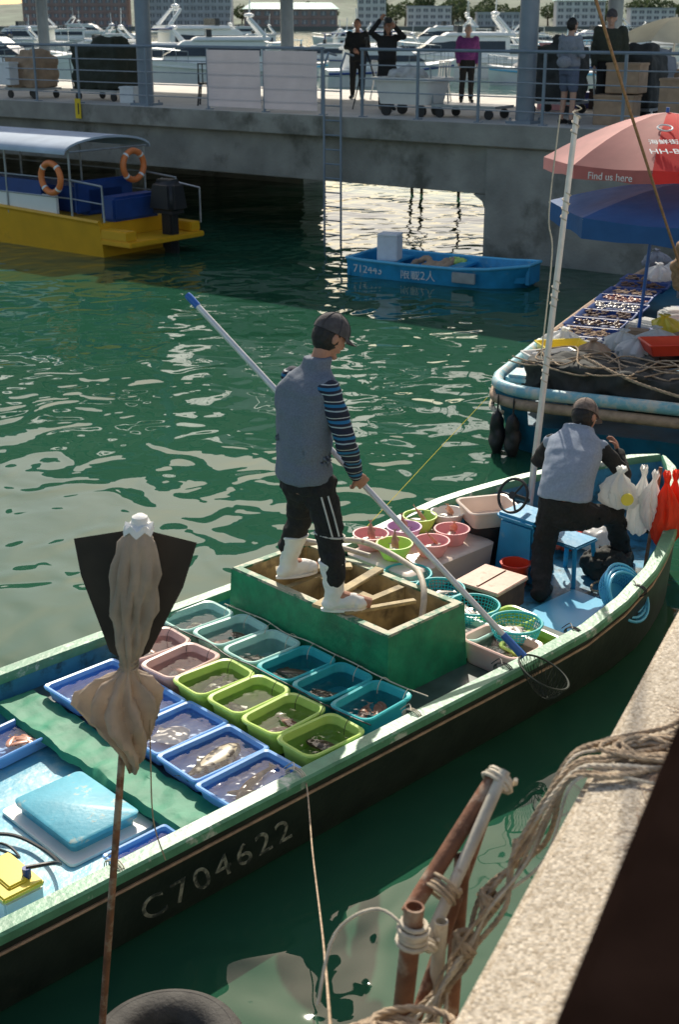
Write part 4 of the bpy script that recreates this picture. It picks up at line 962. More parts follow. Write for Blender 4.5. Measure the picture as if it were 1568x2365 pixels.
T=tray_mesh('tub','beige square plastic tub on a black bucket','tub','beige',.20,.18,.13,.05,None,False);T.location=B(5.12,1.58,.555);T.rotation_euler=(0,0,RZ-.5)
T=thing('wooden_box','dark wooden box with pinkish lid','box',B(4.40,.95,.28))
X=(a1*.9+n1*.1).normalized();Y=UP.cross(X)
m=MB();m.box(B(4.40,.95,.37),(.36,.33,.18),0,X,Y);m.out('base','woodd',T,bevel=.006)
m=MB();m.box(B(4.40,.95,.475),(.39,.36,.028),0,X,Y);m.box(B(4.40,.95,.492),(.36,.02,.01),0,X,Y);m.out('lid','pinkwood',T,bevel=.005)
T=thing('console','blue steering console with black wheel','console',B(5.1,1.25,.24))
m=MB();m.box(B(5.10,1.20,.46),(.30,.36,.44),0,a1,n1,UP,.85);m.box(B(5.10,1.20,.70),(.30,.36,.05),0,a1,n1);m.out('body','bboat',T,bevel=.02)
WC=B(4.97,1.24,.88);wn=(-a1*.85+UP*.4).normalized();wx,wy=ax(wn)
m=MB();m.tube([WC+wx*math.cos(t)*.125+wy*math.sin(t)*.125 for t in [2*math.pi*k/28 for k in range(28)]],.011,8,0,True)
for k in range(3):m.rod(WC,WC+wx*math.cos(k*2.09)*.125+wy*math.sin(k*2.09)*.125,.008,6)
m.tube([WC,WC-wn*.2],.02,8);m.tube([WC-wn*.01,WC+wn*.015],.03,10);m.out('steering_wheel','blackp',T)
m=MB();C_=lambda r,z:[B(4.86,1.10,z)+V((r*math.cos(t),r*math.sin(t),0)) for t in [2*math.pi*k/20 for k in range(20)]];m.loft([C_(.08,.25),C_(.105,.42),C_(.115,.42),C_(.115,.43),C_(.10,.43),C_(.075,.26)]);tag(m.out('bucket','red',None,B(4.86,1.10,.25)),'small red bucket on the deck','bucket')
T=thing('chair','blue plastic stool on the foredeck','chair',B(5.28,.95,.24));c=B(5.28,.92,.24)
m=MB();m.box(c+UP*.3,(.28,.28,.03),0,a1,n1);m.out('seat','bboat',T,bevel=.01)
for a in(-1,1):
    for b in(-1,1):
        m=MB();m.tube([c+a1*a*.14+n1*b*.14,c+a1*a*.11+n1*b*.11+UP*.29],.018,6);m.out('leg','bboat',T)
m=MB();m.box(B(4.72,.52,.262),(.7,.42,.012),0,a1,n1);tag(m.out('mat','blue2',None,B(4.75,.6,.25)),'blue rubber mat on the foredeck','mat')
m=MB();m.ell(B(5.65,1.25,.36),(.16,.12,.1));o=m.out('cloth','red',None,B(5.65,1.25,.3));remesh(o,.012,2,.03,14);tag(o,'crumpled red cloth on the foredeck','cloth')
m=MB();m.ell(B(5.5,.75,.34),(.2,.14,.12));o=m.out('sack','pad',None,B(5.5,.75,.25));remesh(o,.012,2,.04,12);tag(o,'dark sack lying on the foredeck','sack')
m=MB();m.ell(B(5.85,1.1,.34),(.14,.14,.1));o=m.out('sack','bag',None,B(5.85,1.1,.25));remesh(o,.012,2,.02,10);tag(o,'white plastic sack lying on the foredeck','sack')
m=MB();rope(m,[B(5.2,.55,.26),B(5.4,.45,.26),B(5.5,.6,.27),B(5.3,.7,.26),B(5.15,.6,.27),B(5.35,.45,.28),B(5.6,.55,.3)],.009,9,0,6);tag(m.out('rope','rope',None,B(5.3,.6,.26)),'loose rope lying on the foredeck','rope')
for k in range(3):
    if k==0:bb=basket('blue2','stack of blue strainer baskets leaning on the gunwale');bb.location=B(4.86,.22,.40);bb.rotation_euler=(rad(52),0,RZ);bb.scale=(1.15,)*3
    else:
        cc=copy_tree(bb,B(4.86+.02*k,.22+.03*k,.40+.015*k),RZ,1.15);cc.rotation_euler=(rad(52),0,RZ)
def bag(loc,sz,mat,label,seed=0,hang=True):
    """thin plastic bag: gathered pleats from the knot down, crumpled belly"""
    m=MB();c=V(loc);rnd=random.Random(seed+3);n=56;ph=[rnd.uniform(0,6) for _ in range(4)]
    pr=[(1.60,.22),(1.50,.30),(1.40,.24),(1.25,.16),(1.12,.22),(1.0,.34),(.85,.48),(.68,.60),(.5,.70),(.3,.80),(.1,.87),(-.1,.92),(-.3,.95),(-.5,.92),(-.7,.84),(-.86,.70),(-.97,.45)] if hang else [(1.25,.30),(1.2,.34),(1.05,.16),(.95,.22),(.8,.46),(.55,.74),(.25,.95),(-.1,1.05),(-.5,1.02),(-.85,.75),(-1.,.40)]
    rg=[]
    for z,r in pr:
        pl=.36 if z>.8 else .26 if z>.2 else .14
        row=[]
        for k in range(n):
            t=2*math.pi*k/n;q=V((math.cos(t)*2.2,math.sin(t)*2.2,z*1.3+seed*3))
            cr=abs(noise.noise(q))*1.1+abs(noise.noise(q*2.3))*.6-.35
            f=1+pl*(.6*math.sin(6*t+ph[0]+z)+.4*math.sin(9*t+ph[1]-z*2))+.14*math.sin(2*t+ph[2]+z*1.5)+.42*cr*(1 if z<1 else .4)
            row.append(c+V((math.cos(t)*sz[0]*r*f+.15*sz[0]*math.sin(z*2+ph[3]),math.sin(t)*sz[1]*r*f,z*sz[2]*(1+.05*math.sin(5*t+seed)))))
        rg.append(row)
    m.loft(rg);o=m.out('plastic_bag',mat,None,loc);tag(o,label,'bag','plastic bags at the bow');return o
bag((2.02,8.80,.93),(.13,.09,.12),'bag','white plastic bag with yellow round print held up')
m=MB();m.tube([V((2.05,8.685,.92)),V((2.05,8.67,.92))],.045,20);tag(m.out('bag_print','yellow',None,(2.05,8.68,.92)),'yellow round printed patch on a white bag','print')
bag((2.18,8.82,.80),(.085,.075,.20),'bag','white plastic bag hanging from a bow post',seed=2);bag((2.25,8.76,.83),(.075,.07,.17),'bag','white plastic bag hanging from a bow post',seed=5)
bag((2.34,8.70,.78),(.10,.08,.21),'redbag','red plastic bag hanging from a bow post',seed=3);bag((2.41,8.76,.80),(.08,.075,.19),'redbag','red plastic bag hanging from a bow post',seed=7)
m=MB();m.rod(B(5.62,.50,.25),B(5.72,.50,1.1),.014);tag(m.out('post','rust',None,B(5.62,.5,.25)),'short rusty post at the bow carrying bags','post')
T=thing('mast_pole','tall pale metal pole with rope wrappings on the boat','pole',(1.50,9.7,.3))
p0=V((1.50,9.70,.25));p1=V((1.715,9.79,3.47));m=MB();m.tube([p0,p1],[.028,.021],12);m.out('shaft','alu',T)
for f in(.42,.6,.80,.99):
    m=MB();c=p0.lerp(p1,f);d=(p1-p0).normalized();x,y=ax(d);m.tube([c+d*.01*k+(x*math.cos(k*1.)+y*math.sin(k*1.))*.03 for k in range(-10,11)],.005,5);m.out('rope_wrap','ropew',T)
m=MB();m.tube(smoothpath([p1+V((-.12,0,-.0)),p1+V((-.16,.0,-.7)),p1+V((-.12,0,-1.0)),p1+V((-.16,0,-1.8))]),.006,5);tag(m.out('rope','ropew',None,p1),'thin pale cord hanging beside the pole','rope')
m=MB();pA=V((1.10,8.1,5.2));pB=V((3.1,11.9,2.05))
m.tube(smoothpath([pA-(pB-pA)*.5,pA,pA.lerp(pB,.5)+V((0,0,-.03)),pB]),.012,8);tag(m.out('rope','ropeb',None,pB),'long brown rope stretched diagonally over the boats','rope')
m=MB();m.ell((3.35,12.3,1.95),(.2,.15,.35));o=m.out('cloth','ropeb',None,(3.35,12.3,1.9));remesh(o,.02,2,.06,7);tag(o,'brown cloth bundle hanging on a rope','cloth')
# second boat contents
G3='goods on the blue market boat'
for k in range(9):
    l=Sq(2.0+k*.52,.42+.03*math.sin(k*2),.66);put('trayd',lambda:tray_mesh('tray','narrow blue tray of dried seafood','tray','navy',.22,.34,.07,.02,'trays of goods on the market boat',False),l,math.atan2(a2.y,a2.x)+.05*math.sin(k*3))
for k in range(9):
    c=random.choice(['silver','brownf','card','wstripe','woodd','redf'])
    m=MB();l=Sq(2.0+k*.52,.42,.69)
    for j in range(60):m.ell(l+a2*random.uniform(-.16,.16)+c2*random.uniform(-.28,.28)+UP*random.uniform(0,.05),(random.uniform(.02,.05),.025,.012),0,6,4)
    o=m.out('dried_seafood',c,None,l);o['kind']='stuff';tag(o,'heap of dried seafood in a tray','seafood',G3)
for k in range(34):
    s_=random.uniform(1.2,6.8);w=random.uniform(.85,2.3);l=Sq(s_,w,.5+random.uniform(0,.25))
    c=random.choice(['navy','red','yellow','wstripe','card','navy','blackp','bag','silver','woodd','foam','pad'])
    m=MB();X=(a2*math.cos(k)+c2*math.sin(k));m.box(l,(random.uniform(.25,.5),random.uniform(.2,.4),.16),0,X,UP.cross(X));m.box(l+UP*.09,(.26,.2,.06),0,X,UP.cross(X))
    tag(m.out('goods_box',c,None,l,bevel=.02),'small box of goods on a market boat','box',G3)
put('trayy',lambda:tray_mesh('crate','yellow plastic crate on a market boat','crate','yellow',.26,.18,.16,.02,G3,False),Sq(1.45,.40,.66),.2)
put('trayr',lambda:tray_mesh('crate','red plastic crate on a market boat','crate','red',.3,.2,.12,.02,G3,False),Sq(1.25,1.6,.88),.1)
put('trayw',lambda:tray_mesh('crate','white and blue crate on a market boat','crate','whitep',.28,.2,.14,.02,G3,False),Sq(.95,.42,.68),.3)
m=MB()
for j in range(40):m.ell(Sq(.95,.42,.76)+a2*random.uniform(-.15,.15)+c2*random.uniform(-.2,.2)+UP*random.uniform(0,.04),(.05,.03,.015),0,6,4)
o=m.out('dried_seafood','wstripe',None,Sq(.95,.42,.75));o['kind']='stuff';tag(o,'heap of pale dried seafood in a crate','seafood',G3)
for i,(s_,w,z,mat) in enumerate(((1.5,1.05,.88,'bag'),(1.7,1.35,.9,'bag'),(1.3,1.2,.86,'bag'),(5.4,.7,.95,'bag'),(5.8,.9,1.,'bag'),(1.9,.3,.75,'bag'),(2.2,1.6,.8,'card'),(6.2,.5,1.0,'greycl'),(2.6,1.3,.85,'yellow'),(1.1,.8,.84,'card'))):
    bag(Sq(s_,w,z),(.17,.15,.11),mat,'bulging plastic bag of goods on a market boat',seed=i,hang=False)['group']=G3
m=MB();m.box(Sq(.25,.28,.72),(.35,.25,.1),0,a2,c2);tag(m.out('fitting','cyrail',None,Sq(.25,.28,.7),bevel=.03),'pale cyan fitting on the boat corner','fitting')
# ---------------- landing net
P0=V((1.09,6.97,.56));PT=V((-.94,7.95,2.53));pd=(PT-P0).normalized()
T=thing('landing_net','long aluminium landing net with blue grips','net',P0)
m=MB();m.tube([P0+pd*.12,PT-pd*.08],.0185,12);m.out('handle','alu',T)
m=MB();m.tube([PT-pd*.10,PT-pd*.02,PT],[.022,.024,.02],12);m.out('grip','bluegrip',T)
m=MB();m.tube([P0-pd*.02,P0+pd*.16],[.026,.022],12);m.out('grip','bluegrip',T)
nc=P0+V((.145,-.13,-.075));nX=(nc-P0).normalized();nY=nX.cross(V((-.1,.35,1))).normalized()
Rn=.165;nc=P0+nX*(Rn+.01)
m=MB();hoop=[nc+nX*math.cos(t)*Rn+nY*math.sin(t)*Rn for t in [2*math.pi*k/36 for k in range(36)]];m.tube(hoop,.007,6,0,True);m.out('hoop','net',T)
m=MB()
def np_(t,r):return nc+nX*math.cos(t)*Rn*r+nY*math.sin(t)*Rn*r-UP*.16*(1-r*r)
for k in range(30):
    t=2*math.pi*k/30
    for sg in(-.5,.5):m.tube([np_(t+sg*(1-r),r) for r in(1,.8,.6,.4,.2,.03)],.0018,3)
m.out('mesh_bag','net',T)
# ---------------- main person
F=V((.80,.60,0)).normalized();R=F.cross(UP)
T=thing('person','person in grey vest, striped sleeves and white boots holding a net','person',(-.15,7.4,.765))
hc=V((-.055,7.35,2.405));hF=(F*.86+R*.15+UP*-.5).normalized();hU=(UP*.86+F*.5).normalized()
rings=[(V((-.21,7.31,1.50)),.165,.12,R,F),(V((-.21,7.30,1.62)),.17,.12,R,F),(V((-.21,7.29,1.78)),.155,.11,R,F),(V((-.20,7.29,2.0)),.18,.12,R,F),(V((-.175,7.30,2.14)),.18,.105,R,F),(V((-.14,7.31,2.22)),.10,.075,R,F)]
shR=V((-.06,7.155,2.145));shL=V((-.285,7.455,2.145))
elR=V((.035,7.13,1.84));wrR=V((.105,7.35,1.555));elL=V((-.13,7.70,1.93));wrL=V((-.13,7.535,1.79))
hipR=V((-.125,7.24,1.55));hipL=V((-.25,7.40,1.55));knR=V((-.06,7.23,1.25));knL=V((-.235,7.57,1.235));anR=V((-.03,7.155,.87));anL=V((-.33,7.66,.87))
toR=V((.19,7.18,.80));toL=V((-.15,7.74,.80))
m=MB();torso(m,rings);chain(m,[V((-.14,7.31,2.19)),hc-hU*.08-hF*.01],[.058,.052])
chain(m,[shR,elR,wrR],[.052,.042,.029]);chain(m,[shL,elL,wrL],[.052,.042,.029])
chain(m,[hipR,knR,anR],[.085,.06,.042]);chain(m,[hipL,knL,anL],[.085,.06,.042]);m.tube([anR,toR],[.04,.035],8);m.tube([anL,toL],[.04,.035],8)
hpR=P0+pd*((V((.14,7.43,1.48))-P0).dot(pd))
hand(m,wrR,hpR-wrR+V((.03,-.01,-.02)),V((-.4,.9,.1)),.95,1.08,-1)
hpL=P0+pd*((V((-.1,7.54,1.71))-P0).dot(pd));hand(m,wrL,hpL-wrL,V((.2,-.9,-.1)),.95,1.05,1)
head(m,hc,hF,hU);o=m.out('body','skin',T);remesh(o,.006,3);eyes(hc,hF,hU,T)
hair(T,hc-hU*.012,hF,hU,'hair',.985);cap(T,hc,hF,hU,'blackcap',1.04)
vr=[(V((-.215,7.30,1.565)),.196,.146,R,F),(V((-.215,7.30,1.59)),.200,.150,R,F),(V((-.215,7.295,1.70)),.192,.138,R,F),(V((-.21,7.285,1.85)),.196,.138,R,F),(V((-.205,7.29,2.0)),.208,.138,R,F),(V((-.19,7.295,2.12)),.215,.128,R,F),(V((-.165,7.305,2.19)),.165,.105,R,F),(V((-.14,7.31,2.235)),.09,.082,R,F),(V((-.125,7.32,2.30)),.080,.078,R,F)]
m=MB();torso(m,vr,0,28);m.ell(shR+V((-.015,.01,.0)),(.068,.063,.058));m.ell(shL+V((.010,-.005,.0)),(.070,.066,.060));o=m.out('vest','vest',T);remesh(o,.008,3,.020,6)
m=MB();chain(m,[shR,elR,wrR.lerp(elR,.10)],[.067,.062,.048],16);chain(m,[shL,elL,wrL.lerp(elL,.10)],[.064,.06,.046],16);o=m.out('shirt_sleeve','sleeve',T);remesh(o,.008,3,.014,12)
m=MB();torso(m,rings[:2],.008);chain(m,[hipR,knR,anR+V((0,0,.10))],[.104,.086,.066],16);chain(m,[hipL,knL,anL+V((0,0,.10))],[.104,.086,.066],16);m.ell((-.2,7.31,1.51),(.15,.14,.10))
o=m.out('trousers','black',T);remesh(o,.009,3,.020,9)
def strip(a,b,off,w=.006):
    a=V(a)+off;b=V(b)+off;m=MB();m.tube([a,a.lerp(b,.5)+off*.05,b],w,6);m.out('trim','wstripe',T)
o1=(R*.9-F*.45).normalized()
strip(hipR-UP*.05,knR,o1*.103);strip(hipR-UP*.05,knR,(R*1.0-F*.05).normalized()*.103)
m=MB();m.tube([knR+(R*math.cos(t)+F*math.sin(t))*.092-UP*(.02+.02*math.sin(t)) for t in [rad(q) for q in range(-130,100,20)]],.006,6);m.out('trim','wstripe',T)
m=MB();m.tube([knL+(R*math.cos(t)+F*math.sin(t))*.092+UP*.03 for t in [rad(q) for q in range(-160,60,20)]],.006,6);m.out('trim','wstripe',T)
for an,to in((anR,toR),(anL,toL)):
    f=(to-an);f.z=0;f.normalize();r_=f.cross(UP)
    m=MB();C=lambda c,a,b:[V(c)+f*a*math.cos(t)+r_*b*math.sin(t) for t in [2*math.pi*k/20 for k in range(20)]]
    z0=.767
    b0=V((an.x,an.y,z0));kk=(knR if an is anR else knL);ln=(kk-an);ln=V((ln.x,ln.y,0))/ (kk.z-an.z)
    up2=lambda h:b0+UP*h+ln*max(0,h-.1)
    m.loft([C(up2(.04),.062,.05),C(up2(.12),.060,.052),C(up2(.20),.068,.062),C(up2(.29),.080,.074),C(up2(.295),.087,.081),C(up2(.315),.087,.081),C(up2(.315),.080,.074)])
    m.ell(b0+f*.06+UP*.055,(.125,.052,.055),0,16,10,f,r_,UP);m.ell(b0+f*.15+UP*.042,(.062,.054,.042),0,14,10,f,r_,UP);m.ell(b0-f*.02+UP*.045,(.06,.05,.05),0,14,10,f,r_,UP)
    o=m.out('boot','boot',T);remesh(o,.006,4,.005,16)
    m=MB()
    m.loft([[b0+f*(.06+.145*math.cos(t))+r_*(.050+.008*math.cos(t))*math.sin(t)+UP*zz for t in [2*math.pi*k/24 for k in range(24)]] for zz in(.0,.016)]);m.out('sole','boot',T)
# ---------------- second person
F=V((.35,.94,0)).normalized();R=F.cross(UP)
T=thing('person','person in pale vest and brown cap stooping over the bow','person',(1.8,8.75,.26))
hc=V((1.80,9.15,1.39));hF=(F*.9+R*.55+UP*-.65).normalized();hU=(UP+F*.7).normalized()
rg2=[(V((1.60,8.70,.80)),.16,.12,R,F),(V((1.61,8.72,.92)),.165,.125,R,F-UP*.15),(V((1.65,8.82,1.05)),.165,.12,R,F-UP*.5),(V((1.70,8.95,1.16)),.18,.12,R,F-UP*.7),(V((1.73,9.04,1.24)),.17,.10,R,F-UP*.7),(V((1.745,9.08,1.30)),.09,.07,R,F-UP*.7)]
shL=V((1.56,9.08,1.22));shR=V((1.90,8.96,1.21));elR=V((2.08,8.94,1.02));wrR=V((2.06,9.14,1.13));elL=V((1.49,9.27,1.02));wrL=V((1.64,9.44,.92))
hipL=V((1.53,8.72,.80));hipR=V((1.70,8.67,.80));knL=V((1.47,8.70,.52));anL=V((1.43,8.42,.32));knR=V((2.00,8.85,.74));anR=V((2.14,9.0,.33));toL=V((1.50,8.56,.28));toR=V((2.21,9.15,.28))
m=MB();torso(m,rg2);chain(m,[V((1.745,9.06,1.28)),hc-hU*.08],[.056,.05]);chain(m,[shL,elL,wrL],[.05,.04,.028]);chain(m,[shR,elR,wrR],[.05,.04,.028])
chain(m,[hipL,knL,anL],[.085,.06,.042]);chain(m,[hipR,knR,anR],[.085,.06,.042]);m.tube([anL,toL],[.04,.034],8);m.tube([anR,toR],[.04,.034],8)
hand(m,wrR,V((-.1,.4,.5)),V((-.7,.3,0)),.7,1.,1);hand(m,wrL,V((.5,.5,-.2)),V((.3,0,-.8)),.5,1.,1)
head(m,hc,hF,hU);o=m.out('body','skin',T);remesh(o,.007,3);eyes(hc,hF,hU,T);hair(T,hc-hU*.014,hF,hU,'hair',1.0);cap(T,hc+hU*.006,hF,hU,'capbrown',1.03,.09)
m=MB();torso(m,rg2[1:]+[(V((1.75,9.10,1.34)),.08,.07,R,F-UP*.5)],.028,26);m.ell(shL,.064);m.ell(shR,.064);o=m.out('vest','vest2',T);remesh(o,.008,4,.014,6)
m=MB();chain(m,[shR,elR,wrR.lerp(elR,.1)],[.062,.056,.045],14);chain(m,[shL,elL,wrL.lerp(elL,.1)],[.062,.056,.045],14);o=m.out('shirt_sleeve','black',T);remesh(o,.009,3,.01,10)
m=MB();torso(m,rg2[:2],.012);chain(m,[hipL,knL,anL],[.105,.084,.068],16);chain(m,[hipR,knR,anR],[.105,.084,.068],16);m.ell((1.62,8.69,.78),(.155,.13,.1));o=m.out('trousers','black',T);remesh(o,.009,3,.022,9)
for an,to in((anL,toL),(anR,toR)):
    m=MB();m.tube([an-UP*.02,an.lerp(to,.5)-UP*.01,to],[.052,.055,.042],12);m.ell(to,.042);m.out('shoe','blackp',T)
# ---------------- closed umbrella
T=thing('closed_umbrella','closed brown and black umbrella tied on a rusty pole','umbrella',(-1.0,4.3,0))
def up_(z,dx=0,dy=0):
    f=(z-.2)/2.22;return V((-.988+.274*f+dx,4.3+dy,z))
m=MB();m.tube([up_(-.4),up_(1.5),up_(2.44)],[.0155,.0145,.013],10);m.out('pole','rust',T)
m=MB();rg=[];n=72
prof=[(2.42,.03,.03,0,0),(2.37,.065,.05,.008,0),(2.25,.078,.06,.024,0),(2.1,.070,.055,.024,0),(1.98,.052,.045,.016,0),(1.90,.034,.032,.008,0),(1.865,.028,.028,.004,0),(1.84,.040,.036,.012,-.005),(1.79,.085,.055,.034,-.02),(1.73,.130,.07,.045,-.03),(1.68,.135,.075,.05,-.03),(1.62,.105,.07,.045,-.005),(1.56,.075,.055,.035,.02),(1.50,.050,.042,.025,.035),(1.46,.028,.03,.012,.04)]
for i,(z,a,b,fo,sx) in enumerate(prof):
    row=[]
    for k in range(n):
        t=2*math.pi*k/n;tw=t+z*2.2
        fld=fo*(abs(math.sin(5*tw))*1.3-.6+.4*math.sin(3*tw+1))
        row.append(up_(z+(.035*math.sin(2*t+1) if z<1.8 else 0),(a+fld)*math.cos(t)+sx,(b+fld)*math.sin(t)-.01))
    rg.append(row)
R2=[]
for i in range(len(rg)-1):
    for f in(0,.34,.67):R2.append([p.lerp(q,f) for p,q in zip(rg[i],rg[i+1])])
R2.append(rg[-1]);m.loft(R2);o=m.out('canopy','fabric',T)
for v in o.data.vertices:
    q=v.co;k=.012*noise.noise(V((q.x*22,q.y*22,q.z*9)))+.006*noise.noise(V((q.x*50,q.y*50,q.z*14)));v.co+=v.normal*k
def pan(pts):
    m=MB();m.add(pts,[tuple(range(len(pts)))]);m.out('panel','fabblack',T)
pan([up_(2.40,.02,.05),up_(2.34,-.245,.09),up_(2.20,-.21,.08),up_(1.9,-.08,.05),up_(1.86,0,.03)]);pan([up_(2.40,-.02,.05),up_(2.32,.205,.10),up_(2.15,.17,.08),up_(1.9,.07,.05),up_(1.86,0,.03)])
pan([up_(1.84,.03,.04),up_(1.74,.11,.06),up_(1.62,.12,.05),up_(1.55,.06,.04),up_(1.7,.03,.03)])
m=MB();rg=[]
for z,r_ in((2.40,.03),(2.405,.055),(2.43,.05),(2.435,.03),(2.46,.028),(2.47,.012)):rg.append([up_(z+(.012*math.cos(6*t) if r_>.045 else 0),r_*math.cos(t),r_*math.sin(t)) for t in [2*math.pi*k/24 for k in range(24)]])
m.loft(rg);m.out('finial','whitep',T)
m=MB()
m.tube([up_(1.845+k*.0015,.034*math.cos(k*.5),.033*math.sin(k*.5)) for k in range(40)],.0045,5);m.tube(smoothpath([up_(1.86,.034,-.02),up_(1.7,.09,-.03),up_(1.5,.11,-.02),up_(1.2,.14,.0),up_(1.0,.2,.02)]),.003,5);m.out('tie_cord','rope',T)
# ---------------- tyre
m=MB();tc_=V((-.71,4.22,.10));rg=[]
for k in range(64):
    t=2*math.pi*k/64;e=V((math.cos(t),math.sin(t),0));rg.append([tc_+e*(.25+x*.95)+UP*z for x,z in((-.09,.03),(-.07,.075),(-.03,.10),(.03,.104),(.065,.085),(.085,.05),(.085,-.05),(.05,-.09),(-.05,-.085),(-.09,-.03),(-.02,0))])
m.loft(rg,0,False,False,True)
m.tube([tc_+V((math.cos(2*math.pi*k/64)*.275,math.sin(2*math.pi*k/64)*.275,.101)) for k in range(64)],.004,5,0,True)
tag(m.out('tyre','tyre',None,tc_),'old dusty black tyre used as a floating fender','tyre')
# ---------------- pipes lashed at the quay
Gp='lashed pipes beside the quay'
def pipe(a,b,r,mat,label):
    a=V(a);b=V(b);d=(b-a).normalized();x,y=ax(d);m=MB()
    C=lambda c,r_:[c+(x*math.cos(t)+y*math.sin(t))*r_ for t in [2*math.pi*k/16 for k in range(16)]]
    m.loft([C(a+d*.1,r*.75),C(a,r*.8),C(a,r),C(b,r)]);tag(m.out('pipe',mat,None,a),label,'pipe',Gp)
pipe((.385,2.80,2.33),(.165,2.56,2.11),.021,'rust','rusty brown pipe lashed to a pale pipe')
pipe((.41,2.79,2.36),(.20,2.50,2.05),.015,'pipew','pale weathered pipe lashed beside a rusty pipe')
pipe((.172,2.47,2.20),(.02,2.40,.2),.024,'rust','short upright rusty pipe wrapped with rope')
pipe((.40,2.82,2.33),(.02,2.20,1.55),.015,'rust','thin rusty pipe leaning beside the quay')
pipe((.24,2.52,2.12),(.16,2.50,.2),.017,'pipew','thin pale upright pipe beside the quay')
pipe((.30,2.66,2.2),(.22,2.5,.2),.02,'rust','rusty upright pipe beside the quay wall')
def wrap(c,d,r,nturn,rr_,label,mat='ropew'):
    c=V(c);d=V(d).normalized();x,y=ax(d);m=MB();pts=[]
    N_=nturn*12
    for k in range(N_+1):
        t=2*math.pi*k/12;pts.append(c+d*((k/N_-.5)*rr_*2*nturn)+(x*math.cos(t)+y*math.sin(t))*(r+rr_+.004*math.sin(t*.37)))
    m.tube(pts,rr_,6);tag(m.out('rope_lashing',mat,None,c),label,'rope','rope lashings on the pipes')
wrap((.40,2.80,2.33),(.6,.6,.5),.03,3,.006,'pale rope lashing pipe ends together');wrap((.170,2.465,2.13),(.05,.02,1),.026,5,.006,'pale rope wound around an upright pipe')
wrap((.25,2.60,2.15),(.6,.6,.5),.032,4,.005,'grey rope wound around lashed pipes','rope');wrap((.19,2.5,2.08),(.3,.6,.6),.034,3,.005,'pale rope knotted around pipes')
m=MB();m.tube(smoothpath([(.17,2.44,2.14),(.09,2.5,2.17),(-.01,2.5,2.1),(-.05,2.4,1.98)]),.004,6);tag(m.out('cord','ropew',None,(.17,2.44,2.14)),'thin white cord bowed out from the pipes','cord')
random.seed(5)
for k in range(8):
    j=lambda a:random.uniform(-a,a)
    m=MB();z=2.410+.004*(k%2)
    rope(m,[(1.35+j(.04),2.68+.05*k+j(.06),z),(1.1+j(.05),2.66+.05*k+j(.06),z),(.95+j(.05),2.65+.045*k+j(.05),z+.005*(k%3)),(.82+j(.03),2.65+.035*k+j(.04),z),(.66,2.66+.024*k+j(.02),z+.004),(.55+j(.01),2.66+.014*k,2.405),(.46+j(.04),2.64+j(.04),2.23),(.37+j(.04),2.6+j(.04),2.12),(.28+j(.05),2.5+j(.04),2.0),(.18+j(.06),2.38+j(.04),1.9),(.10+j(.06),2.25+j(.05),1.88)],.0042+.0026*(k%2),9,0,8)
    tag(m.out('rope','rope' if k%3 else 'ropew',None,(.6,2.7,2.4)),'weathered mooring rope draped over the quay edge','rope','mooring ropes over the quay edge')
m=MB();pts=[];cx,cy=.78,2.80
for k in range(60):
    t=k*.9+random.uniform(-.3,.3);r_=random.uniform(.04,.13)
    pts.append(V((cx+math.cos(t)*r_*1.3+.03*math.sin(k*.13),cy+math.sin(t)*r_*.55,2.408+random.uniform(0,.018))))
rope(m,pts,.0060,9,0,4)
tag(m.out('rope_heap','rope',None,(cx,cy,2.41)),'loose heap of weathered rope on the quay edge','rope')
m=MB()
for k in range(10):
    r_=random.uniform(.04,.09);c=V((.17+random.uniform(-.1,.09),2.24+random.uniform(-.04,.04),1.96+.010*k));tl=random.uniform(-.5,.5)
    pts=[c+V((math.cos(t)*r_*1.3,math.sin(t)*r_*.8,math.sin(t)*r_*tl)) for t in [2*math.pi*q/12 for q in range(13)]];rope(m,pts,.009,9,0,5)
tag(m.out('rope_coil','rope',None,(.17,2.27,2.0)),'heap of thick twisted rope hanging by the pipes','rope')
for (c,s_) in(((.36,2.6,2.12),.026),((.30,2.54,2.04),.03),((.44,2.67,2.22),.018)):
    m=MB()
    for k in range(5):
        tl=random.uniform(0,3);X=V((math.cos(tl),math.sin(tl),.3)).normalized();Y=V((0,0,1)).cross(X).normalized()*.6+V((0,0,.7));pts=[V(c)+X*math.cos(t)*s_+Y*math.sin(t)*s_ for t in [2*math.pi*q/10 for q in range(11)]];rope(m,pts,.0065,9,0,4)
    tag(m.out('rope_knot','rope',None,c),'bulky knot in weathered mooring rope','rope','rope knots')
m=MB()
for k in range(320):
    c=K_(.95+random.gauss(0,.16),.14+abs(random.gauss(0,.15)),2.403);a=random.uniform(0,3.14);L=random.uniform(.01,.05);m.tube([c-V((math.cos(a),math.sin(a),0))*L,c+V((0,0,.006)),c+V((math.cos(a),math.sin(a),.05))*L],.0011,3)
o=m.out('loose_fibres','wood');o['kind']='stuff'
m=MB();rope(m,[B(1.74,.05,.52),B(1.74,-.03,.47),V((-.12,4.9,.62)),V((-.06,3.8,1.05)),V((-.02,2.4,1.9))],.0045,9,0,10);tag(m.out('rope','rope',None,B(1.74,0,.5)),'thin mooring line tied to the green gunwale','rope')
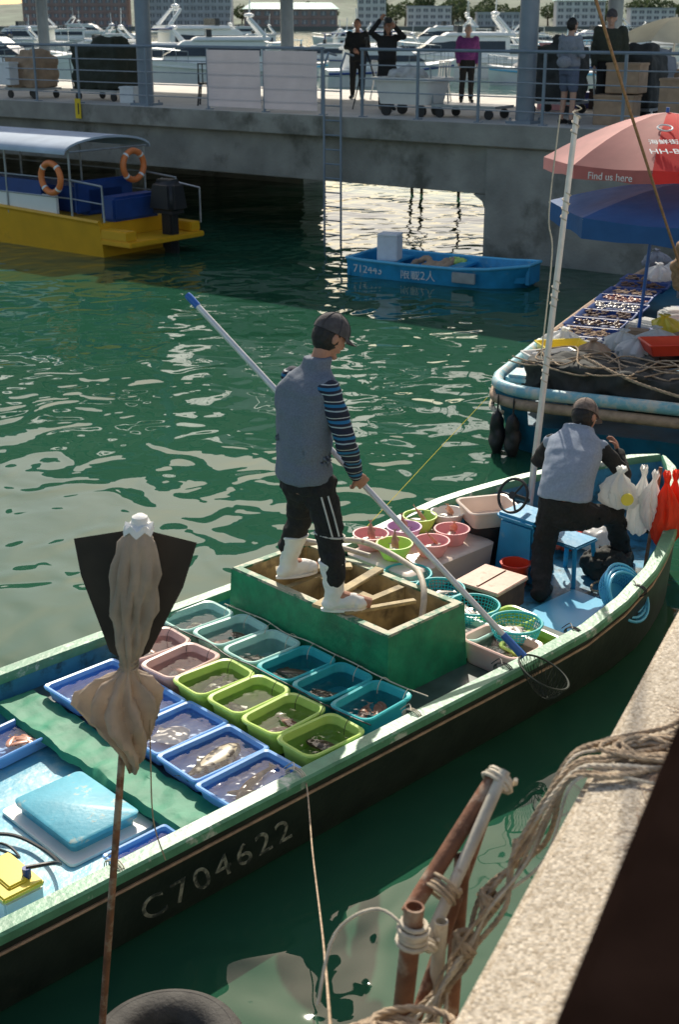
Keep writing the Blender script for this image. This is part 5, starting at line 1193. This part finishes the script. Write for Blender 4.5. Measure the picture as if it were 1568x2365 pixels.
for s_ in(1.72,2.6,3.4,4.1,4.8,.6):
    m=MB();c=B(s_,.04,.5 if s_<4.3 else .58)
    for k in range(3):m.tube([c+a1*(.012*k+.01*math.sin(t))+n1*.065*math.cos(t)+UP*.035*math.sin(t)-UP*.018 for t in [2*math.pi*q/14 for q in range(14)]],.0035,5,0,True)
    m.tube(smoothpath([c+UP*.02,c+n1*.06+a1*.05+UP*.02,c+n1*.1+a1*.02-UP*.02]),.003,5);tag(m.out('cord_lashing','ropew' if s_<3 else 'blackp',None,c),'thin cord tied around the green gunwale','cord','cords tied on the gunwale')
m=MB();m.tube([V((.2,9.2,.5)),V((.8,11,.45)),V((1.5,12.7,.55))],.003,4);tag(m.out('line','yellow',None,(.2,9.2,.5)),'thin yellow line stretched between boats','rope')
# ---------------- camera, light, world
bpy.data.scenes.remove(tmp)
for o in bpy.data.objects:
    if '_w' in o:del o['_w']
cam=bpy.data.cameras.new('Camera');co=bpy.data.objects.new('Camera',cam);COL.objects.link(co)
cam.sensor_fit='VERTICAL';cam.sensor_height=36;cam.sensor_width=24;cam.lens=3000/2365*36;cam.clip_end=12000;cam.clip_start=.05
co.location=(0,0,4.1);co.rotation_euler=(rad(90)-math.atan(1132/3000),0,0)
cam.dof.use_dof=True;cam.dof.focus_distance=7.6;cam.dof.aperture_fstop=5.0
scn.camera=co
EL=rad(40);AZ=rad(-2)
sd=bpy.data.lights.new('Sun','SUN');sd.energy=5.;sd.angle=rad(.5);sd.color=(1,.92,.78);so=bpy.data.objects.new('Sun',sd);COL.objects.link(so)
dirv=V((math.sin(AZ)*math.cos(EL),math.cos(AZ)*math.cos(EL),math.sin(EL)));so.rotation_euler=dirv.to_track_quat('Z','Y').to_euler();so.location=(0,30,30)
w=bpy.data.worlds.new('World');scn.world=w;w.use_nodes=True;N=w.node_tree.nodes;L=w.node_tree.links
sk=N.new('ShaderNodeTexSky');sk.sky_type='NISHITA';sk.sun_disc=False;sk.sun_elevation=EL;sk.sun_rotation=AZ;sk.dust_density=2.
tn=N.new('ShaderNodeMixRGB');tn.blend_type='MULTIPLY';tn.inputs[0].default_value=1;tn.inputs[2].default_value=(1.06,1.0,.90,1)
L.new(sk.outputs[0],tn.inputs[1]);L.new(tn.outputs[0],N['Background'].inputs[0]);N['Background'].inputs[1].default_value=.15
scn.view_settings.view_transform='Standard';scn.view_settings.look='None';scn.view_settings.exposure=0
